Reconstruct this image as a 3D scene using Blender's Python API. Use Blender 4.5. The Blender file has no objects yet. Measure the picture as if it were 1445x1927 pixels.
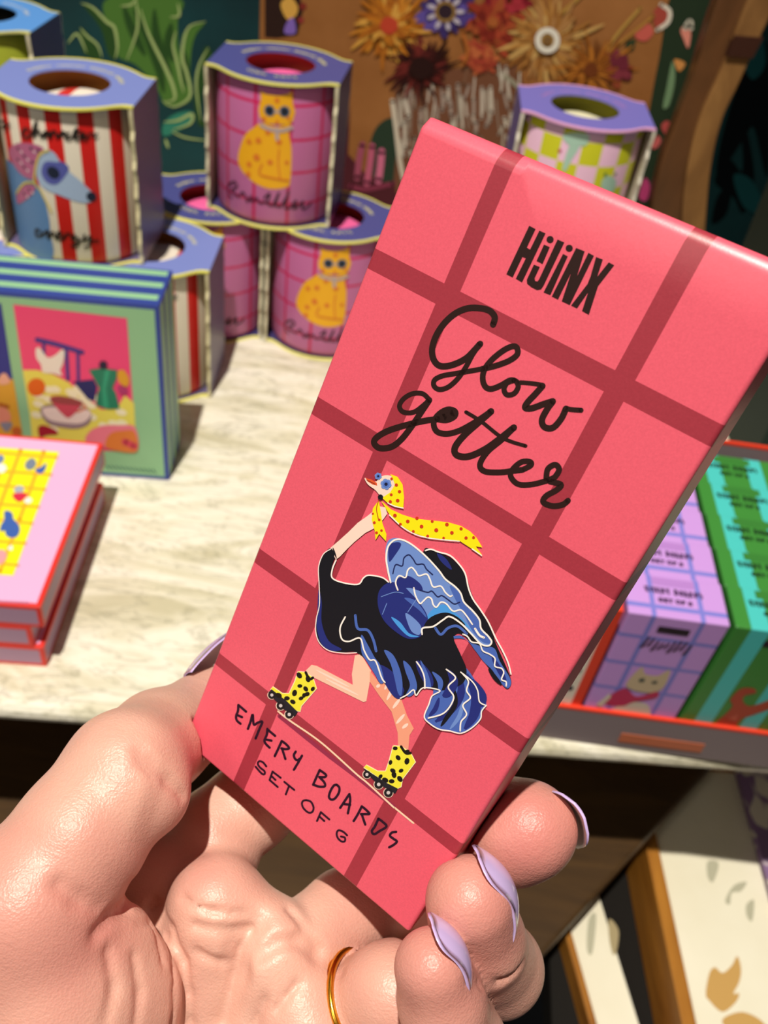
import bpy, bmesh, math, random
import numpy as np
from mathutils import Vector, Matrix
from mathutils.geometry import tessellate_polygon
random.seed(7)
SC = bpy.context.scene
COL = SC.collection
# ------------------------------------------------------------------ camera
CX, CY, F = 722.5, 963.5, 1724.0            # the photograph is 1445 x 1927
PITCH, ROLL = math.radians(41.5), math.radians(8.5)
TH = 0.80                                   # counter top above the floor
CAM = np.array([0.0, 0.0, TH + 0.5])
_dn = np.array([-math.sin(ROLL)*math.cos(PITCH), math.cos(ROLL)*math.cos(PITCH), math.sin(PITCH)])
_fw = np.array([0, 0, 1.0]); _Y = _fw - _dn*(_fw@_dn); _Y /= np.linalg.norm(_Y)
_Z = -_dn; _X = np.cross(_Y, _Z)
B = np.array([_X, _Y, _Z])                  # lens axes -> world axes
def ray(px, py): return B @ np.array([(px-CX)/F, (py-CY)/F, 1.0])
def P(px, py, z=0.0):                       # point of the picture on the level z above the counter
    d = ray(px, py); return CAM + d*((TH+z-CAM[2])/d[2])
def D(px, py, depth): return CAM + ray(px, py)*depth
def onplane(px, py, p0, n):
    d = ray(px, py); return CAM + d*(((np.array(p0)-CAM)@n)/(d@n))
cam = bpy.data.cameras.new('camera'); camo = bpy.data.objects.new('camera', cam); COL.objects.link(camo)
cam.sensor_fit = 'VERTICAL'; cam.sensor_height = 36.0; cam.lens = F/1927*36.0
cam.clip_start = 0.01; cam.clip_end = 30
r_, u_, b_ = B@np.array([1,0,0.]), B@np.array([0,-1,0.]), B@np.array([0,0,-1.])
camo.matrix_world = Matrix(((r_[0],u_[0],b_[0],CAM[0]),(r_[1],u_[1],b_[1],CAM[1]),(r_[2],u_[2],b_[2],CAM[2]),(0,0,0,1)))
cam.dof.use_dof = True; cam.dof.focus_distance = 0.158; cam.dof.aperture_fstop = 28.0
SC.camera = camo
# ------------------------------------------------------------------ light
SC.view_settings.view_transform = 'Standard'; SC.view_settings.look = 'None'
SC.view_settings.exposure = 0.07; SC.view_settings.gamma = 1.0; SC.view_settings.use_curve_mapping = False
W = bpy.data.worlds.new('shop_interior'); SC.world = W; W.use_nodes = True
W.node_tree.nodes['Background'].inputs[0].default_value = (1.0, 0.86, 0.70, 1)
W.node_tree.nodes['Background'].inputs[1].default_value = 0.075
def spot(name, loc, target, power, size, blend, radius, color):
    l = bpy.data.lights.new(name, 'SPOT'); l.energy = power; l.spot_size = size; l.spot_blend = blend
    l.shadow_soft_size = radius; l.color = color
    o = bpy.data.objects.new(name, l); COL.objects.link(o); o.location = loc
    o.rotation_euler = (Vector(target)-Vector(loc)).to_track_quat('-Z', 'Y').to_euler(); return o
spot('ceiling_spot', (-0.30, -0.38, TH+2.95), (0.0, 0.45, TH), 430, math.radians(56), 0.9, 0.03, (1.0, 0.925, 0.80))
def area(name, loc, target, power, size, color):
    l = bpy.data.lights.new(name, 'AREA'); l.energy = power; l.size = size; l.color = color
    o = bpy.data.objects.new(name, l); COL.objects.link(o); o.location = loc
    o.rotation_euler = (Vector(target)-Vector(loc)).to_track_quat('-Z', 'Y').to_euler(); return o
area('soft_fill_light', (-1.1, -1.0, TH+1.6), (0.0, 0.5, TH), 5.5, 0.5, (1.0, 0.88, 0.74))  # added soft fill from behind left, no lamp of the shop

# ------------------------------------------------------------------ helpers
def lin(c):
    if isinstance(c, str): c = [int(c[i:i+2], 16) for i in (0, 2, 4)]
    f = lambda v: v/12.92 if v <= 0.04045 else ((v+0.055)/1.055)**2.4
    return tuple(f(v/255) for v in c) + (1.0,)
class N:
    def __init__(s, name):
        s.m = bpy.data.materials.new(name); s.m.use_nodes = True
        s.t = s.m.node_tree; s.b = s.t.nodes['Principled BSDF']
    def n(s, kind, **kw):
        x = s.t.nodes.new(kind)
        for k, v in kw.items(): setattr(x, k, v)
        return x
    def l(s, a, b): s.t.links.new(a, b)
    def math(s, op, a, b=None):
        x = s.n('ShaderNodeMath', operation=op)
        for i, v in enumerate((a, b)):
            if v is None: continue
            if hasattr(v, 'node'): s.l(v, x.inputs[i])
            else: x.inputs[i].default_value = v
        return x.outputs[0]
    def mix(s, fac, a, b):
        x = s.n('ShaderNodeMix', data_type='RGBA')
        for i, v in ((0, fac), (6, a), (7, b)):
            if hasattr(v, 'node'): s.l(v, x.inputs[i])
            else: x.inputs[i].default_value = v
        return x.outputs[2]
    def noise(s, vec, scale, detail=4, rough=0.5, dist=0.0):
        x = s.n('ShaderNodeTexNoise'); x.inputs['Scale'].default_value = scale; x.inputs['Detail'].default_value = detail
        x.inputs['Roughness'].default_value = rough; x.inputs['Distortion'].default_value = dist
        if vec is not None: s.l(vec, x.inputs['Vector'])
        return x.outputs['Fac']
    def ramp(s, fac, stops):
        x = s.n('ShaderNodeValToRGB'); e = x.color_ramp.elements
        while len(e) < len(stops): e.new(0.5)
        for i, (p, c) in enumerate(stops): e[i].position = p; e[i].color = c
        s.l(fac, x.inputs[0]); return x.outputs[0]
    def bump(s, h, strength, dist=0.001):
        x = s.n('ShaderNodeBump'); x.inputs['Strength'].default_value = strength; x.inputs['Distance'].default_value = dist
        s.l(h, x.inputs['Height']); s.l(x.outputs[0], s.b.inputs['Normal'])
    def obj(s): return s.n('ShaderNodeTexCoord').outputs['Object']
    def col(s, c):
        if hasattr(c, 'node'): s.l(c, s.b.inputs['Base Color'])
        else: s.b.inputs['Base Color'].default_value = c
    def fin(s, rough=0.5, spec=0.4, metal=0.0):
        s.b.inputs['Roughness'].default_value = rough; s.b.inputs['Specular IOR Level'].default_value = spec
        s.b.inputs['Metallic'].default_value = metal; return s.m
_mc = {}
def flat(hexc, rough=0.45, spec=0.35, metal=0.0, grain=0.05):
    k = (hexc, rough, spec, metal)
    if k not in _mc:
        m = N('print_'+hexc); c = lin(hexc)
        n = m.noise(m.obj(), 350.0, 2)
        m.col(m.mix(m.math('MULTIPLY', n, grain*2), c, tuple(v*0.8 for v in c[:3])+(1,)))
        _mc[k] = m.fin(rough, spec, metal)
    return _mc[k]
class MB:                                    # collects faces; build() links them as ONE mesh object
    def __init__(s): s.v = []; s.f = []; s.mi = []; s.mats = []; s.uv = None; s.sm = []
    def slot(s, m):
        if m not in s.mats: s.mats.append(m)
        return s.mats.index(m)
    def face(s, pts, m, smooth=False):
        i = len(s.v); s.v += [tuple(p) for p in pts]; s.f.append(tuple(range(i, i+len(pts)))); s.mi.append(s.slot(m)); s.sm.append(smooth)
    def mesh(s, vs, fs, m, smooth=False):
        i = len(s.v); s.v += [tuple(p) for p in vs]
        for f in fs: s.f.append(tuple(i+k for k in f)); s.mi.append(s.slot(m)); s.sm.append(smooth)
    def box(s, x0, x1, y0, y1, z0, z1, m, tf=None):
        vs = [(x, y, z) for z in (z0, z1) for y in (y0, y1) for x in (x0, x1)]
        if tf: vs = [tf(v) for v in vs]
        s.mesh(vs, [(0,2,3,1),(4,5,7,6),(0,1,5,4),(2,6,7,3),(0,4,6,2),(1,3,7,5)], m)
    def prism(s, poly, z0, z1, m):
        n = len(poly); a = [(x, y, z0) for x, y in poly]; b = [(x, y, z1) for x, y in poly]
        s.mesh(a+b, [tuple(range(n-1, -1, -1)), tuple(range(n, 2*n))] + [(i, (i+1) % n, n+(i+1) % n, n+i) for i in range(n)], m)
    def tube(s, pts, rad, m, n=8, closed=False):
        pts = [Vector(p) for p in pts]; k = len(pts); vs = []; fs = []
        rr = rad if hasattr(rad, '__len__') else [rad]*k
        up = Vector((0.13, 0.31, 0.94))
        for i, p in enumerate(pts):
            t = (pts[(i+1) % k if closed else min(i+1, k-1)] - pts[(i-1) % k if closed else max(i-1, 0)]).normalized()
            a = t.cross(up).normalized(); b = t.cross(a)
            for j in range(n):
                w = 2*math.pi*j/n; vs.append(p + (a*math.cos(w)+b*math.sin(w))*rr[i])
        for i in range(k if closed else k-1):
            for j in range(n):
                i2 = (i+1) % k; fs.append((i*n+j, i*n+(j+1) % n, i2*n+(j+1) % n, i2*n+j))
        if not closed: fs += [tuple(range(n-1, -1, -1)), tuple((k-1)*n+j for j in range(n))]
        s.mesh(vs, fs, m, True)
    def inset_box(s, x0, x1, y0, y1, z0, z1, bd, mf, mb):
        c = [((x0+x1)/2, (x1-x0)/2), ((y0+y1)/2, (y1-y0)/2), ((z0+z1)/2, (z1-z0)/2)]
        for ax in range(3):
            o1, o2 = (ax+1) % 3, (ax+2) % 3
            for sg in (-1, 1):
                def pt(a, b, ins):
                    p = [0, 0, 0]; p[ax] = c[ax][0]+sg*c[ax][1]
                    p[o1] = c[o1][0]+a*(c[o1][1]-ins); p[o2] = c[o2][0]+b*(c[o2][1]-ins); return p
                q = [(-1,-1),(1,-1),(1,1),(-1,1)]
                if sg < 0: q = q[::-1]
                b2 = min(bd, c[o1][1]*0.3, c[o2][1]*0.3)
                out = [pt(a, b, 0) for a, b in q]; inn = [pt(a, b, b2) for a, b in q]
                s.face(inn, mf)
                for i in range(4): s.face([out[i], out[(i+1) % 4], inn[(i+1) % 4], inn[i]], mb)
    def build(s, name, parent=None, local=None, weld=False, bevel=0, seg=2):
        me = bpy.data.meshes.new(name); me.from_pydata(s.v, [], s.f)
        for m in s.mats: me.materials.append(m)
        me.polygons.foreach_set('material_index', s.mi); me.polygons.foreach_set('use_smooth', s.sm)
        if local is not None: me.transform(local.inverted())
        if weld:
            bm = bmesh.new(); bm.from_mesh(me); bmesh.ops.remove_doubles(bm, verts=bm.verts, dist=1e-6)
            bmesh.ops.recalc_face_normals(bm, faces=bm.faces); bm.to_mesh(me); bm.free()
        me.update()
        o = bpy.data.objects.new(name, me); COL.objects.link(o)
        if parent is not None: o.parent = parent
        if bevel:
            md = o.modifiers.new('bevel', 'BEVEL'); md.width = bevel; md.segments = seg; md.limit_method = 'ANGLE'; md.angle_limit = math.radians(50)
            md.harden_normals = False
        return o
def tag(o, label=None, cat=None, group=None, kind=None):
    for k, v in (('label', label), ('category', cat), ('group', group), ('kind', kind)):
        if v: o[k] = v
    return o
def thing(name, label, cat, loc=(0, 0, 0), rz=0.0, group=None):
    o = bpy.data.objects.new(name, None); COL.objects.link(o); o.empty_display_size = 0.02
    o.location = loc; o.rotation_euler = (0, 0, rz); return tag(o, label, cat, group)
def mat4(loc, rz=0.0): return Matrix.Translation(Vector(loc)) @ Matrix.Rotation(rz, 4, 'Z')
def copy_tree(o, parent=None):
    c = o.copy(); COL.objects.link(c)
    if parent is not None: c.parent = parent
    for ch in list(o.children): copy_tree(ch, c)
    return c
# ---- flat printing: outlines and brush strokes laid on a surface through a map (a, b, layer) -> point
def crom(p, n=6, closed=False):
    p = [np.array(q, float) for q in p]; k = len(p); out = []
    for i in range(k if closed else k-1):
        g = (lambda j: p[j % k]) if closed else (lambda j: p[min(max(j, 0), k-1)])
        a, b, c, d = g(i-1), g(i), g(i+1), g(i+2)
        for t in np.linspace(0, 1, n, endpoint=False):
            out.append(0.5*((2*b)+(c-a)*t+(2*a-5*b+4*c-d)*t*t+(3*b-a-3*c+d)*t**3))
    if not closed: out.append(p[-1])
    return out
def tri2(poly):
    bm = bmesh.new(); vs = [bm.verts.new((q[0], q[1], 0)) for q in poly]
    for t in tessellate_polygon([[Vector((q[0], q[1], 0)) for q in poly]]):
        if len(set(t)) == 3:
            try: bm.faces.new([vs[i] for i in t])
            except ValueError: pass
    return bm
def disc(c, r, n=14, sx=1.0, ang=0.0):
    ca, sa = math.cos(ang), math.sin(ang); o = []
    for i in range(n):
        x, y = r*sx*math.cos(2*math.pi*i/n), r*math.sin(2*math.pi*i/n); o.append((c[0]+x*ca-y*sa, c[1]+x*sa+y*ca))
    return o
class Print:
    def __init__(s, fn, maxlen=None): s.fn = fn; s.mb = MB(); s.maxlen = maxlen
    def fill(s, poly, m, layer, smooth=False):
        s.k = getattr(s, 'k', 0)+1; layer = layer+0.018*(s.k % 45)   # overlapping shapes never share a plane
        if smooth: poly = crom(poly, 5, True)
        bm = tri2(poly)
        if s.maxlen:
            for _ in range(5):
                e = [x for x in bm.edges if x.calc_length() > s.maxlen]
                if not e: break
                bmesh.ops.subdivide_edges(bm, edges=e, cuts=1); bmesh.ops.triangulate(bm, faces=bm.faces[:])
        bm.verts.index_update(); bm.verts.ensure_lookup_table()
        vs = [s.fn(v.co.x, v.co.y, layer) for v in bm.verts]; s.mb.mesh(vs, [tuple(v.index for v in f.verts) for f in bm.faces], m); bm.free()
    def stroke(s, pts, w, m, layer, taper=False, smooth=True, closed=False):
        s.k = getattr(s, 'k', 0)+1; layer = layer+0.018*(s.k % 45)
        q = crom(pts, 7, closed) if smooth else [np.array(p, float) for p in pts]
        if closed: q.append(q[0])
        k = len(q); L = []; R_ = []
        for i, p in enumerate(q):
            t = q[min(i+1, k-1)]-q[max(i-1, 0)]; t = t/(np.linalg.norm(t)+1e-12); nn = np.array([-t[1], t[0]])
            ww = w/2*(math.sin(math.pi*min(max(i/(k-1), .04), .96))**0.6 if taper else 1.0)
            L.append(p+nn*ww); R_.append(p-nn*ww)
        vs = [s.fn(p[0], p[1], layer) for p in L+R_]
        s.mb.mesh(vs, [(i, i+1, k+i+1, k+i) for i in range(k-1)], m)
        if not taper and not closed:
            for c in (q[0], q[-1]): s.mb.mesh([s.fn(p[0], p[1], layer) for p in disc(c, w/2, 10)], [tuple(range(10))], m)
    def dot(s, c, r, m, layer, n=14, sx=1.0, ang=0.0): s.fill(disc(c, r, n, sx, ang), m, layer)
    def build(s, *a, **k): return s.mb.build(*a, **k)
def Z(ox, oy, s):                            # coordinates read from an enlargement of the photograph
    return lambda pts: [(ox+x*s, oy+y*s) for x, y in pts]
# ================================================================== materials of the place
def wood(name, dark, light, scale=(3, 30, 30), rough=0.45):
    m = N(name); mp = m.n('ShaderNodeMapping'); mp.inputs['Scale'].default_value = scale; m.l(m.obj(), mp.inputs['Vector'])
    n = m.noise(mp.outputs[0], 4.0, 6, 0.6, 0.6); m.col(m.ramp(n, [(0.3, lin(dark)), (0.7, lin(light))]))
    m.bump(n, 0.15, 0.001); return m.fin(rough, 0.4)
def marble():
    m = N('cream_marble'); mp = m.n('ShaderNodeMapping'); mp.inputs['Rotation'].default_value = (0, 0, math.radians(-38))
    mp.inputs['Scale'].default_value = (2.2, 8.0, 4.0); m.l(m.obj(), mp.inputs['Vector'])
    n1 = m.noise(mp.outputs[0], 2.6, 9, 0.62, 1.6); n2 = m.noise(mp.outputs[0], 7.0, 5, 0.6, 2.2)
    c1 = m.ramp(n1, [(0.34, lin('c9c3a6')), (0.46, lin('e0dbc4')), (0.56, lin('f3efe0')), (0.68, lin('e6e1cc'))])
    v = m.ramp(n2, [(0.50, (0, 0, 0, 1)), (0.535, (1, 1, 1, 1)), (0.57, (0, 0, 0, 1))])
    m.col(m.mix(m.math('MULTIPLY', v, 0.5), c1, lin('8d8a72'))); m.bump(m.noise(m.obj(), 60, 3), 0.05)
    return m.fin(0.28, 0.5)
M_MARBLE = marble()
M_DARKWOOD = wood('dark_brown_wood', '372614', '4e371c', (2, 14, 14))
M_AMBER = wood('amber_wood', '8a5318', 'b57a2c', (14, 2, 14))
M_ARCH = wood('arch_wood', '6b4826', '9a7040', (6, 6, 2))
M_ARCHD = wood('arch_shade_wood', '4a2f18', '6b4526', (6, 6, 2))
M_TEALWALL = (lambda m: (m.col(m.ramp(m.noise(m.obj(), 5.0, 3), [(0.35, lin('0a2126')), (0.7, lin('123a3c'))])), m.fin(0.7, 0.2))[1])(N('dark_teal_wallpaper'))
M_FLOOR = (lambda m: (m.col(m.ramp(m.noise(m.obj(), 9.0, 4), [(0.3, lin('23262c')), (0.7, lin('3a3f47'))])), m.fin(0.6, 0.3))[1])(N('dark_blue_grey_floor'))
# ================================================================== the room
mb = MB(); mb.box(-2.2, 2.2, -2.0, 1.95, -0.05, 0, M_FLOOR); tag(mb.build('floor'), 'dark blue grey shop floor', 'floor', kind='structure')
mb = MB(); mb.box(-2.2, 2.2, 1.9, 1.95, 0, 2.3, M_TEALWALL)
wall = tag(mb.build('wall_back'), 'dark teal wall behind the counter', 'wall', kind='structure')
LEAFD = flat('04090c', 0.8, 0.1); LEAFT = flat('15474a', 0.8, 0.1)
wp = Print(lambda x, y, l: onplane(x, y, (0, 1.9-0.002*l, 0), np.array([0, 1.0, 0])))
for pl in ([(1392,150),(1420,110),(1445,90),(1445,330),(1420,240),(1400,260),(1350,330),(1360,250)], [(1345,340),(1372,300),(1398,320),(1395,210),(1420,330),(1400,400),(1380,370)], [(1350,370),(1375,350),(1368,400),(1340,420)], [(1425,430),(1445,400),(1445,520),(1410,500)]):
    wp.fill(pl, LEAFD, 1, True)
for pl in ([(1380,330),(1415,340),(1440,400),(1400,390)], [(1400,110),(1430,60),(1440,120),(1415,150)]): wp.fill(pl, LEAFT, 1, True)
tag(wp.build('wallpaper_leaves', parent=wall), 'black and teal leaf pattern')

# ------------------------------------------------------------------ counter
ct = thing('display_counter', 'marble topped shop counter with a dark wooden lower shelf', 'counter', (0, 0.8, 0)); ctm = mat4((0, 0.8, 0))
fy = lambda x: 0.347+0.091*x
def slab():
    xs = [(-1.05, -1.05), (0.60, 0.22)]; prof = []
    for a in range(0, 7):
        t = math.pi*a/6; prof.append((-0.008*math.sin(t)+0.008, 0.008*math.cos(t)-0.008))
    mb = MB(); vs = []; n = len(prof)
    for x, xb in xs:
        vs += [(x, fy(x)+o, TH+z) for o, z in prof] + [(xb, 1.42, TH-0.016), (xb, 1.42, TH)]
    k = n+2; mb.mesh(vs, [(i, i+1, k+i+1, k+i) for i in range(k-1)] + [(k-1, 0, k, 2*k-1), tuple(range(k)), tuple(range(2*k-1, k-1, -1))], M_MARBLE)
    return mb.build('marble_top', ct, ctm, weld=True)
slab()
mb = MB(); mb.prism([(-1.0, 0.62), (0.44, 0.62), (0.19, 1.38), (-1.0, 1.38)], TH-0.056, TH-0.0165, M_DARKWOOD); mb.build('apron', ct, ctm)
SH = -0.18
a0, a1 = P(1345, 1435, SH), P(900, 1930, SH)
dirv = (a0-a1)/np.linalg.norm(a0-a1); a2 = a0+dirv*0.45
mb = MB(); mb.prism([(a1[0], a1[1]), (a2[0], a2[1]), (a2[0]-0.2, 1.36), (-1.0, 1.36), (-1.0, a1[1]-0.06)], TH+SH-0.018, TH+SH, M_DARKWOOD); mb.build('lower_shelf', ct, ctm, bevel=0.003)
for x, y in ((-0.95, 0.45), (-0.95, 1.3), (0.15, 1.3), (0.1, 0.75)):
    mb = MB(); mb.box(x-0.025, x+0.025, y-0.025, y+0.025, 0.0, TH-0.0165, M_DARKWOOD); mb.build('leg', ct, ctm, bevel=0.003)

# ------------------------------------------------------------------ low bench with two wood framed floral panels
def floral():
    m = N('cream_floral_paper'); m.col(m.ramp(m.noise(m.obj(), 14, 3), [(0.3, lin('e9e3cb')), (0.75, lin('f3efdc'))])); return m.fin(0.5, 0.35)
M_FLORAL = floral(); TAN = flat('c9a05e', .6, .2); TAUPE = flat('a89a76', .6, .2); GREYV = flat('b9b7a0', .6, .2)
bench = thing('low_bench', 'low dark bench under the counter carrying framed floral panels', 'bench', (0.42, 0.45, 0)); bm_ = mat4((0.42, 0.45, 0))
BZ = TH-0.262
mb = MB(); mb.prism([(0.19, 0.22), (0.66, 0.18), (0.66, 0.66), (0.19, 0.66)], BZ-0.03, BZ, flat('15120f', .7, .2)); mb.build('bench_top', bench, bm_, bevel=0.003)
for x, y in ((0.23, 0.26), (0.57, 0.24), (0.23, 0.62), (0.57, 0.62)):
    mb = MB(); mb.box(x-0.018, x+0.018, y-0.018, y+0.018, 0, BZ-0.03, M_DARKWOOD); mb.build('leg', bench, bm_)
def framed(label, zt, zb, tl, bl, width, other, name='floral_panel', far=True):
    """zt: level of the frame's top; tl -> bl: left edge of the left bar as read from the photograph; other: far right side x"""
    p0, p1 = P(*tl, zt), P(*bl, zt); d = (p0-p1)[:2]; d /= np.linalg.norm(d); nr = np.array([d[1], -d[0]])
    b0 = p1[:2]-d*0.06; b1 = p0[:2]+d*0.10
    t = thing(name, label, 'tray', (b0[0], b0[1], TH+zb), 0.0, 'wood framed floral panels on the low bench'); tm = mat4((b0[0], b0[1], TH+zb))
    q = lambda s, o: tuple(np.array(b0)+(b1-b0)*s+nr*o)
    def bar(s0, s1, o0, o1, z1, m, nm, bev=.0012):
        mb = MB(); mb.prism([q(s0, o0), q(s0, o1), q(s1, o1), q(s1, o0)], TH+zb, TH+z1, m); return mb.build(nm, t, tm, bevel=bev)
    bar(0, 1, 0, width, zt, M_AMBER, 'frame_bar'); 
    if far: bar(0, 1, other-width, other, zt, M_AMBER, 'frame_bar')
    bar(-0.03, 0, 0, other, zt, M_AMBER, 'frame_bar'); bar(1, 1.03, 0, other, zt, M_AMBER, 'frame_bar')
    panel = bar(0, 1, width, other-width, zt-0.006, M_FLORAL, 'floral_sheet', 0)
    return t, tm, panel
ft, ftm, fpanel = framed('wood framed cream floral panel at the right, with tan flowers', -0.205, -0.262, (1222, 1625), (1280, 1910), 0.0115, 0.150)
pr = Print(lambda x, y, l: P(x, y, -0.211+0.0003*l))
z8 = Z(940, 1380, 0.3495)
for pl, m in (([(1130,1290),(1160,1260),(1200,1290),(1250,1250),(1280,1200),(1300,1270),(1290,1340),(1260,1400),(1290,1400),(1270,1450),(1200,1500),(1130,1440),(1110,1400)], TAN),
              ([(1200,1540),(1300,1500),(1400,1540),(1430,1600),(1250,1600)], TAN),
              ([(1260,820),(1330,800),(1300,850),(1250,860),(1240,920),(1215,900)], GREYV), ([(1330,920),(1370,900),(1360,1010),(1330,980)], GREYV), ([(1120,690),(1180,700),(1150,800),(1120,770)], GREYV)):
    pr = Print(pr.fn); pr.fill(z8(pl), m, 1, True); pr.build('painted_leaf', ft, ftm)
ft2, ftm2, _ = framed('wood framed cream floral panel half hidden under the brown shelf', -0.238, -0.262, (1064, 1760), (1108, 1920), 0.006, 0.047, far=False)
pr = Print(lambda x, y, l: P(x, y, -0.244+0.0003*l))
for pl, m in (([(590,1000),(640,1060),(630,1170),(610,1190),(590,1100)], TAUPE), ([(480,1000),(520,980),(500,1180),(470,1160)], GREYV)): pr = Print(pr.fn); pr.fill(z8(pl), m, 1, True); pr.build('painted_leaf', ft2, ftm2)
# purple patterned box at the right edge
c0 = P(1392, 1452, -0.20); c1 = P(1447, 1650, -0.20); dd = (c0-c1)[:2]/np.linalg.norm((c0-c1)[:2]); nn = np.array([dd[1], -dd[0]])
b0 = c1[:2]-dd*0.05; b1 = c0[:2]+dd*0.06
pb = thing('patterned_box', 'flat purple and cream patterned box lying on the floral panel at the right edge', 'box', (b0[0], b0[1], TH-.2105))
def purplepat():
    m = N('purple_scroll_paper'); n = m.noise(m.obj(), 42, 2, 0.4, 1.0); m.col(m.ramp(n, [(0.53, lin('8b6f9b')), (0.57, lin('e6dfd2'))])); return m.fin(0.5, 0.3)
M_PURP = purplepat()
mb = MB(); mb.prism([tuple(b0), tuple(b0+nn*0.10), tuple(b1+nn*0.10), tuple(b1)], TH-.2105, TH-0.203, M_PURP); mb.build('box_base', pb, mat4((b0[0], b0[1], TH-.2105)))
mb = MB(); mb.prism([tuple(b0-nn*.002), tuple(b0+nn*0.102), tuple(b1+nn*0.102), tuple(b1-nn*.002)], TH-0.203, TH-0.1995, M_PURP); mb.build('lid', pb, mat4((b0[0], b0[1], TH-.2105)), bevel=.001)

# ================================================================== pictures behind the goods
def panel(name, label, cat, x0, x1, y, z0, z1, m, frame=None, thick=0.014):
    t = thing(name, label, cat, ((x0+x1)/2, y, TH+z0)); tm = mat4(((x0+x1)/2, y, TH+z0))
    mb = MB(); mb.box(x0, x1, y, y+thick, TH+z0, TH+z1, m); mb.build('board', t, tm, bevel=.001)
    return t, tm
TEALB = (lambda m: (m.col(m.ramp(m.noise(m.obj(), 7.0, 3), [(0.3, lin('042a30')), (0.7, lin('094147'))])), m.fin(0.6, 0.3))[1])(N('teal_board'))
LY = 1.16
lt, ltm = panel('leaf_picture', 'dark teal picture of a green agave leaning behind the striped cup', 'picture', -0.72, -0.222, LY, 0, 0.46, TEALB)
GL = flat('4a7430', .6, .2); GD = flat('27491f', .6, .2); GO = flat('a3b878', .6, .2); GB = flat('2f7f6c', .6, .2)
pr = Print(lambda x, y, l: onplane(x, y, (0, LY-0.0006*l, 0), np.array([0, 1.0, 0])))
z1 = Z(0, 0, .29066)
for pl, m in (([(700,-10),(1160,-10),(1150,140),(1160,330),(1220,420),(1230,620),(1080,680),(1010,560),(880,420),(760,360),(700,180)], GL),
              ([(1210,420),(1180,290),(1200,200),(1330,140),(1270,220),(1240,320),(1230,480),(1235,650),(1090,690),(1060,620)], GL),
              ([(530,20),(640,80),(720,160),(760,260),(755,380),(700,350),(650,180)], GD), ([(520,180),(600,260),(650,380),(540,340)], GD),
              ([(1330,300),(1390,420),(1320,560),(1300,760),(1360,800),(1280,800),(1260,560)], GD),
              ([(1060,800),(1130,740),(1240,720),(1250,790),(1150,850),(1060,880)], GB)):
    pr.fill(z1(pl), m, 1, True)
for pl, w in (([(525,20),(600,50),(690,140),(740,180),(760,300),(745,380)],16), ([(910,60),(950,190),(1000,300),(1070,440),(1120,560),(1130,640),(1070,660)],18), ([(1330,140),(1230,170),(1190,260),(1180,380),(1210,480),(1230,620),(1130,690),(1050,650)],16),
              ([(1140,200),(1120,290),(1150,420),(1170,520),(1190,600)],14), ([(520,180),(560,230),(630,290),(660,370)],12), ([(1150,20),(1160,100),(1100,110)],12), ([(780,40),(850,30),(880,-10)],12), ([(880,-10),(890,180),(820,390)],12),
              ([(1060,790),(1150,780),(1240,740),(1230,800),(1120,840)],16), ([(1110,850),(1200,890),(1340,910)],10), ([(1350,310),(1290,420),(1270,560),(1300,780)],12), ([(440,280),(500,220),(560,340)],12), ([(1070,900),(1090,960)],14)):
    pr.stroke(z1(pl), w*.36, GO, 2, taper=True)
for pl in ([(800,40),(860,200),(940,360)], [(1000,60),(1010,220),(1060,380),(1110,500)], [(1110,150),(1090,280),(1120,400)], [(860,60),(960,260),(1030,450),(1060,600)], [(1190,330),(1200,460),(1215,560)]):
    pr.stroke(z1(pl), 17, GD, 1, taper=True)
pr.build('agave_print', lt, ltm)
# flower picture
FY = 1.08
def terracotta():
    m = N('terracotta_canvas'); m.col(m.ramp(m.noise(m.obj(), 9.0, 4, 0.6), [(0.3, lin('835226')), (0.7, lin('9c683a'))])); m.bump(m.noise(m.obj(), 300, 2), 0.2); return m.fin(0.7, 0.2)
fp, fpm = panel('flower_painting', 'thickly painted still life of flowers in a glass vase leaning at the back', 'painting', -0.212, 0.300, FY, 0, 0.46, terracotta())
fpr = lambda x, y, l: onplane(x, y, (0, FY-0.0003*l, 0), np.array([0, 1.0, 0]))
dk = flat('2a1712', .7, .2); 
pr = Print(fpr); pr.fill([(498,-30),(560,-30),(570,20),(560,66),(520,72),(498,70)], dk, 1); pr.build('painted_border', fp, fpm)
pr = Print(fpr); pr.fill([(1275,-30),(1400,-30),(1320,120),(1270,250),(1245,360),(1170,420),(1190,330),(1215,240),(1240,110)], flat('20301f', .7, .2), 1, True); pr.build('painted_border', fp, fpm)
pr = Print(fpr); pr.fill([(1352,-30),(1400,-30),(1300,200),(1255,360),(1215,420),(1240,330),(1270,240),(1300,120)], flat('6b3028', .7, .2), 2, True); pr.build('painted_border', fp, fpm)
pr = Print(fpr); pr.fill([(640,420),(648,280),(660,200),(655,290),(690,330),(740,345),(760,360),(740,440)], flat('4a1a24', .7, .2), 1); pr.build('painted_border', fp, fpm)
def bits(spec, name, label=None, split=False):
    if split:
        for q in spec: bits([q], name)
        return
    pr = Print(fpr)
    for kind, pl, w, hexc, l in spec:
        m = flat(hexc, .65, .2)
        if kind == 'f': pr.fill(pl, m, l, True)
        elif kind == 's': pr.stroke(pl, w, m, l)
        else: pr.dot(pl, w, m, l)
    o = pr.build(name, fp, fpm)
    if label: o['label'] = label
bits([('f',[(528,8),(545,-6),(560,12),(556,30),(540,36)],0,'d0a04a',2),('f',[(535,62),(540,42),(552,34),(556,62)],0,'7d62b8',2),('d',(570,12),7,'7a2a22',2),('d',(566,38),6,'8a3030',2)], 'border_flower')
zz = Z(940, 0, .34948)
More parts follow.
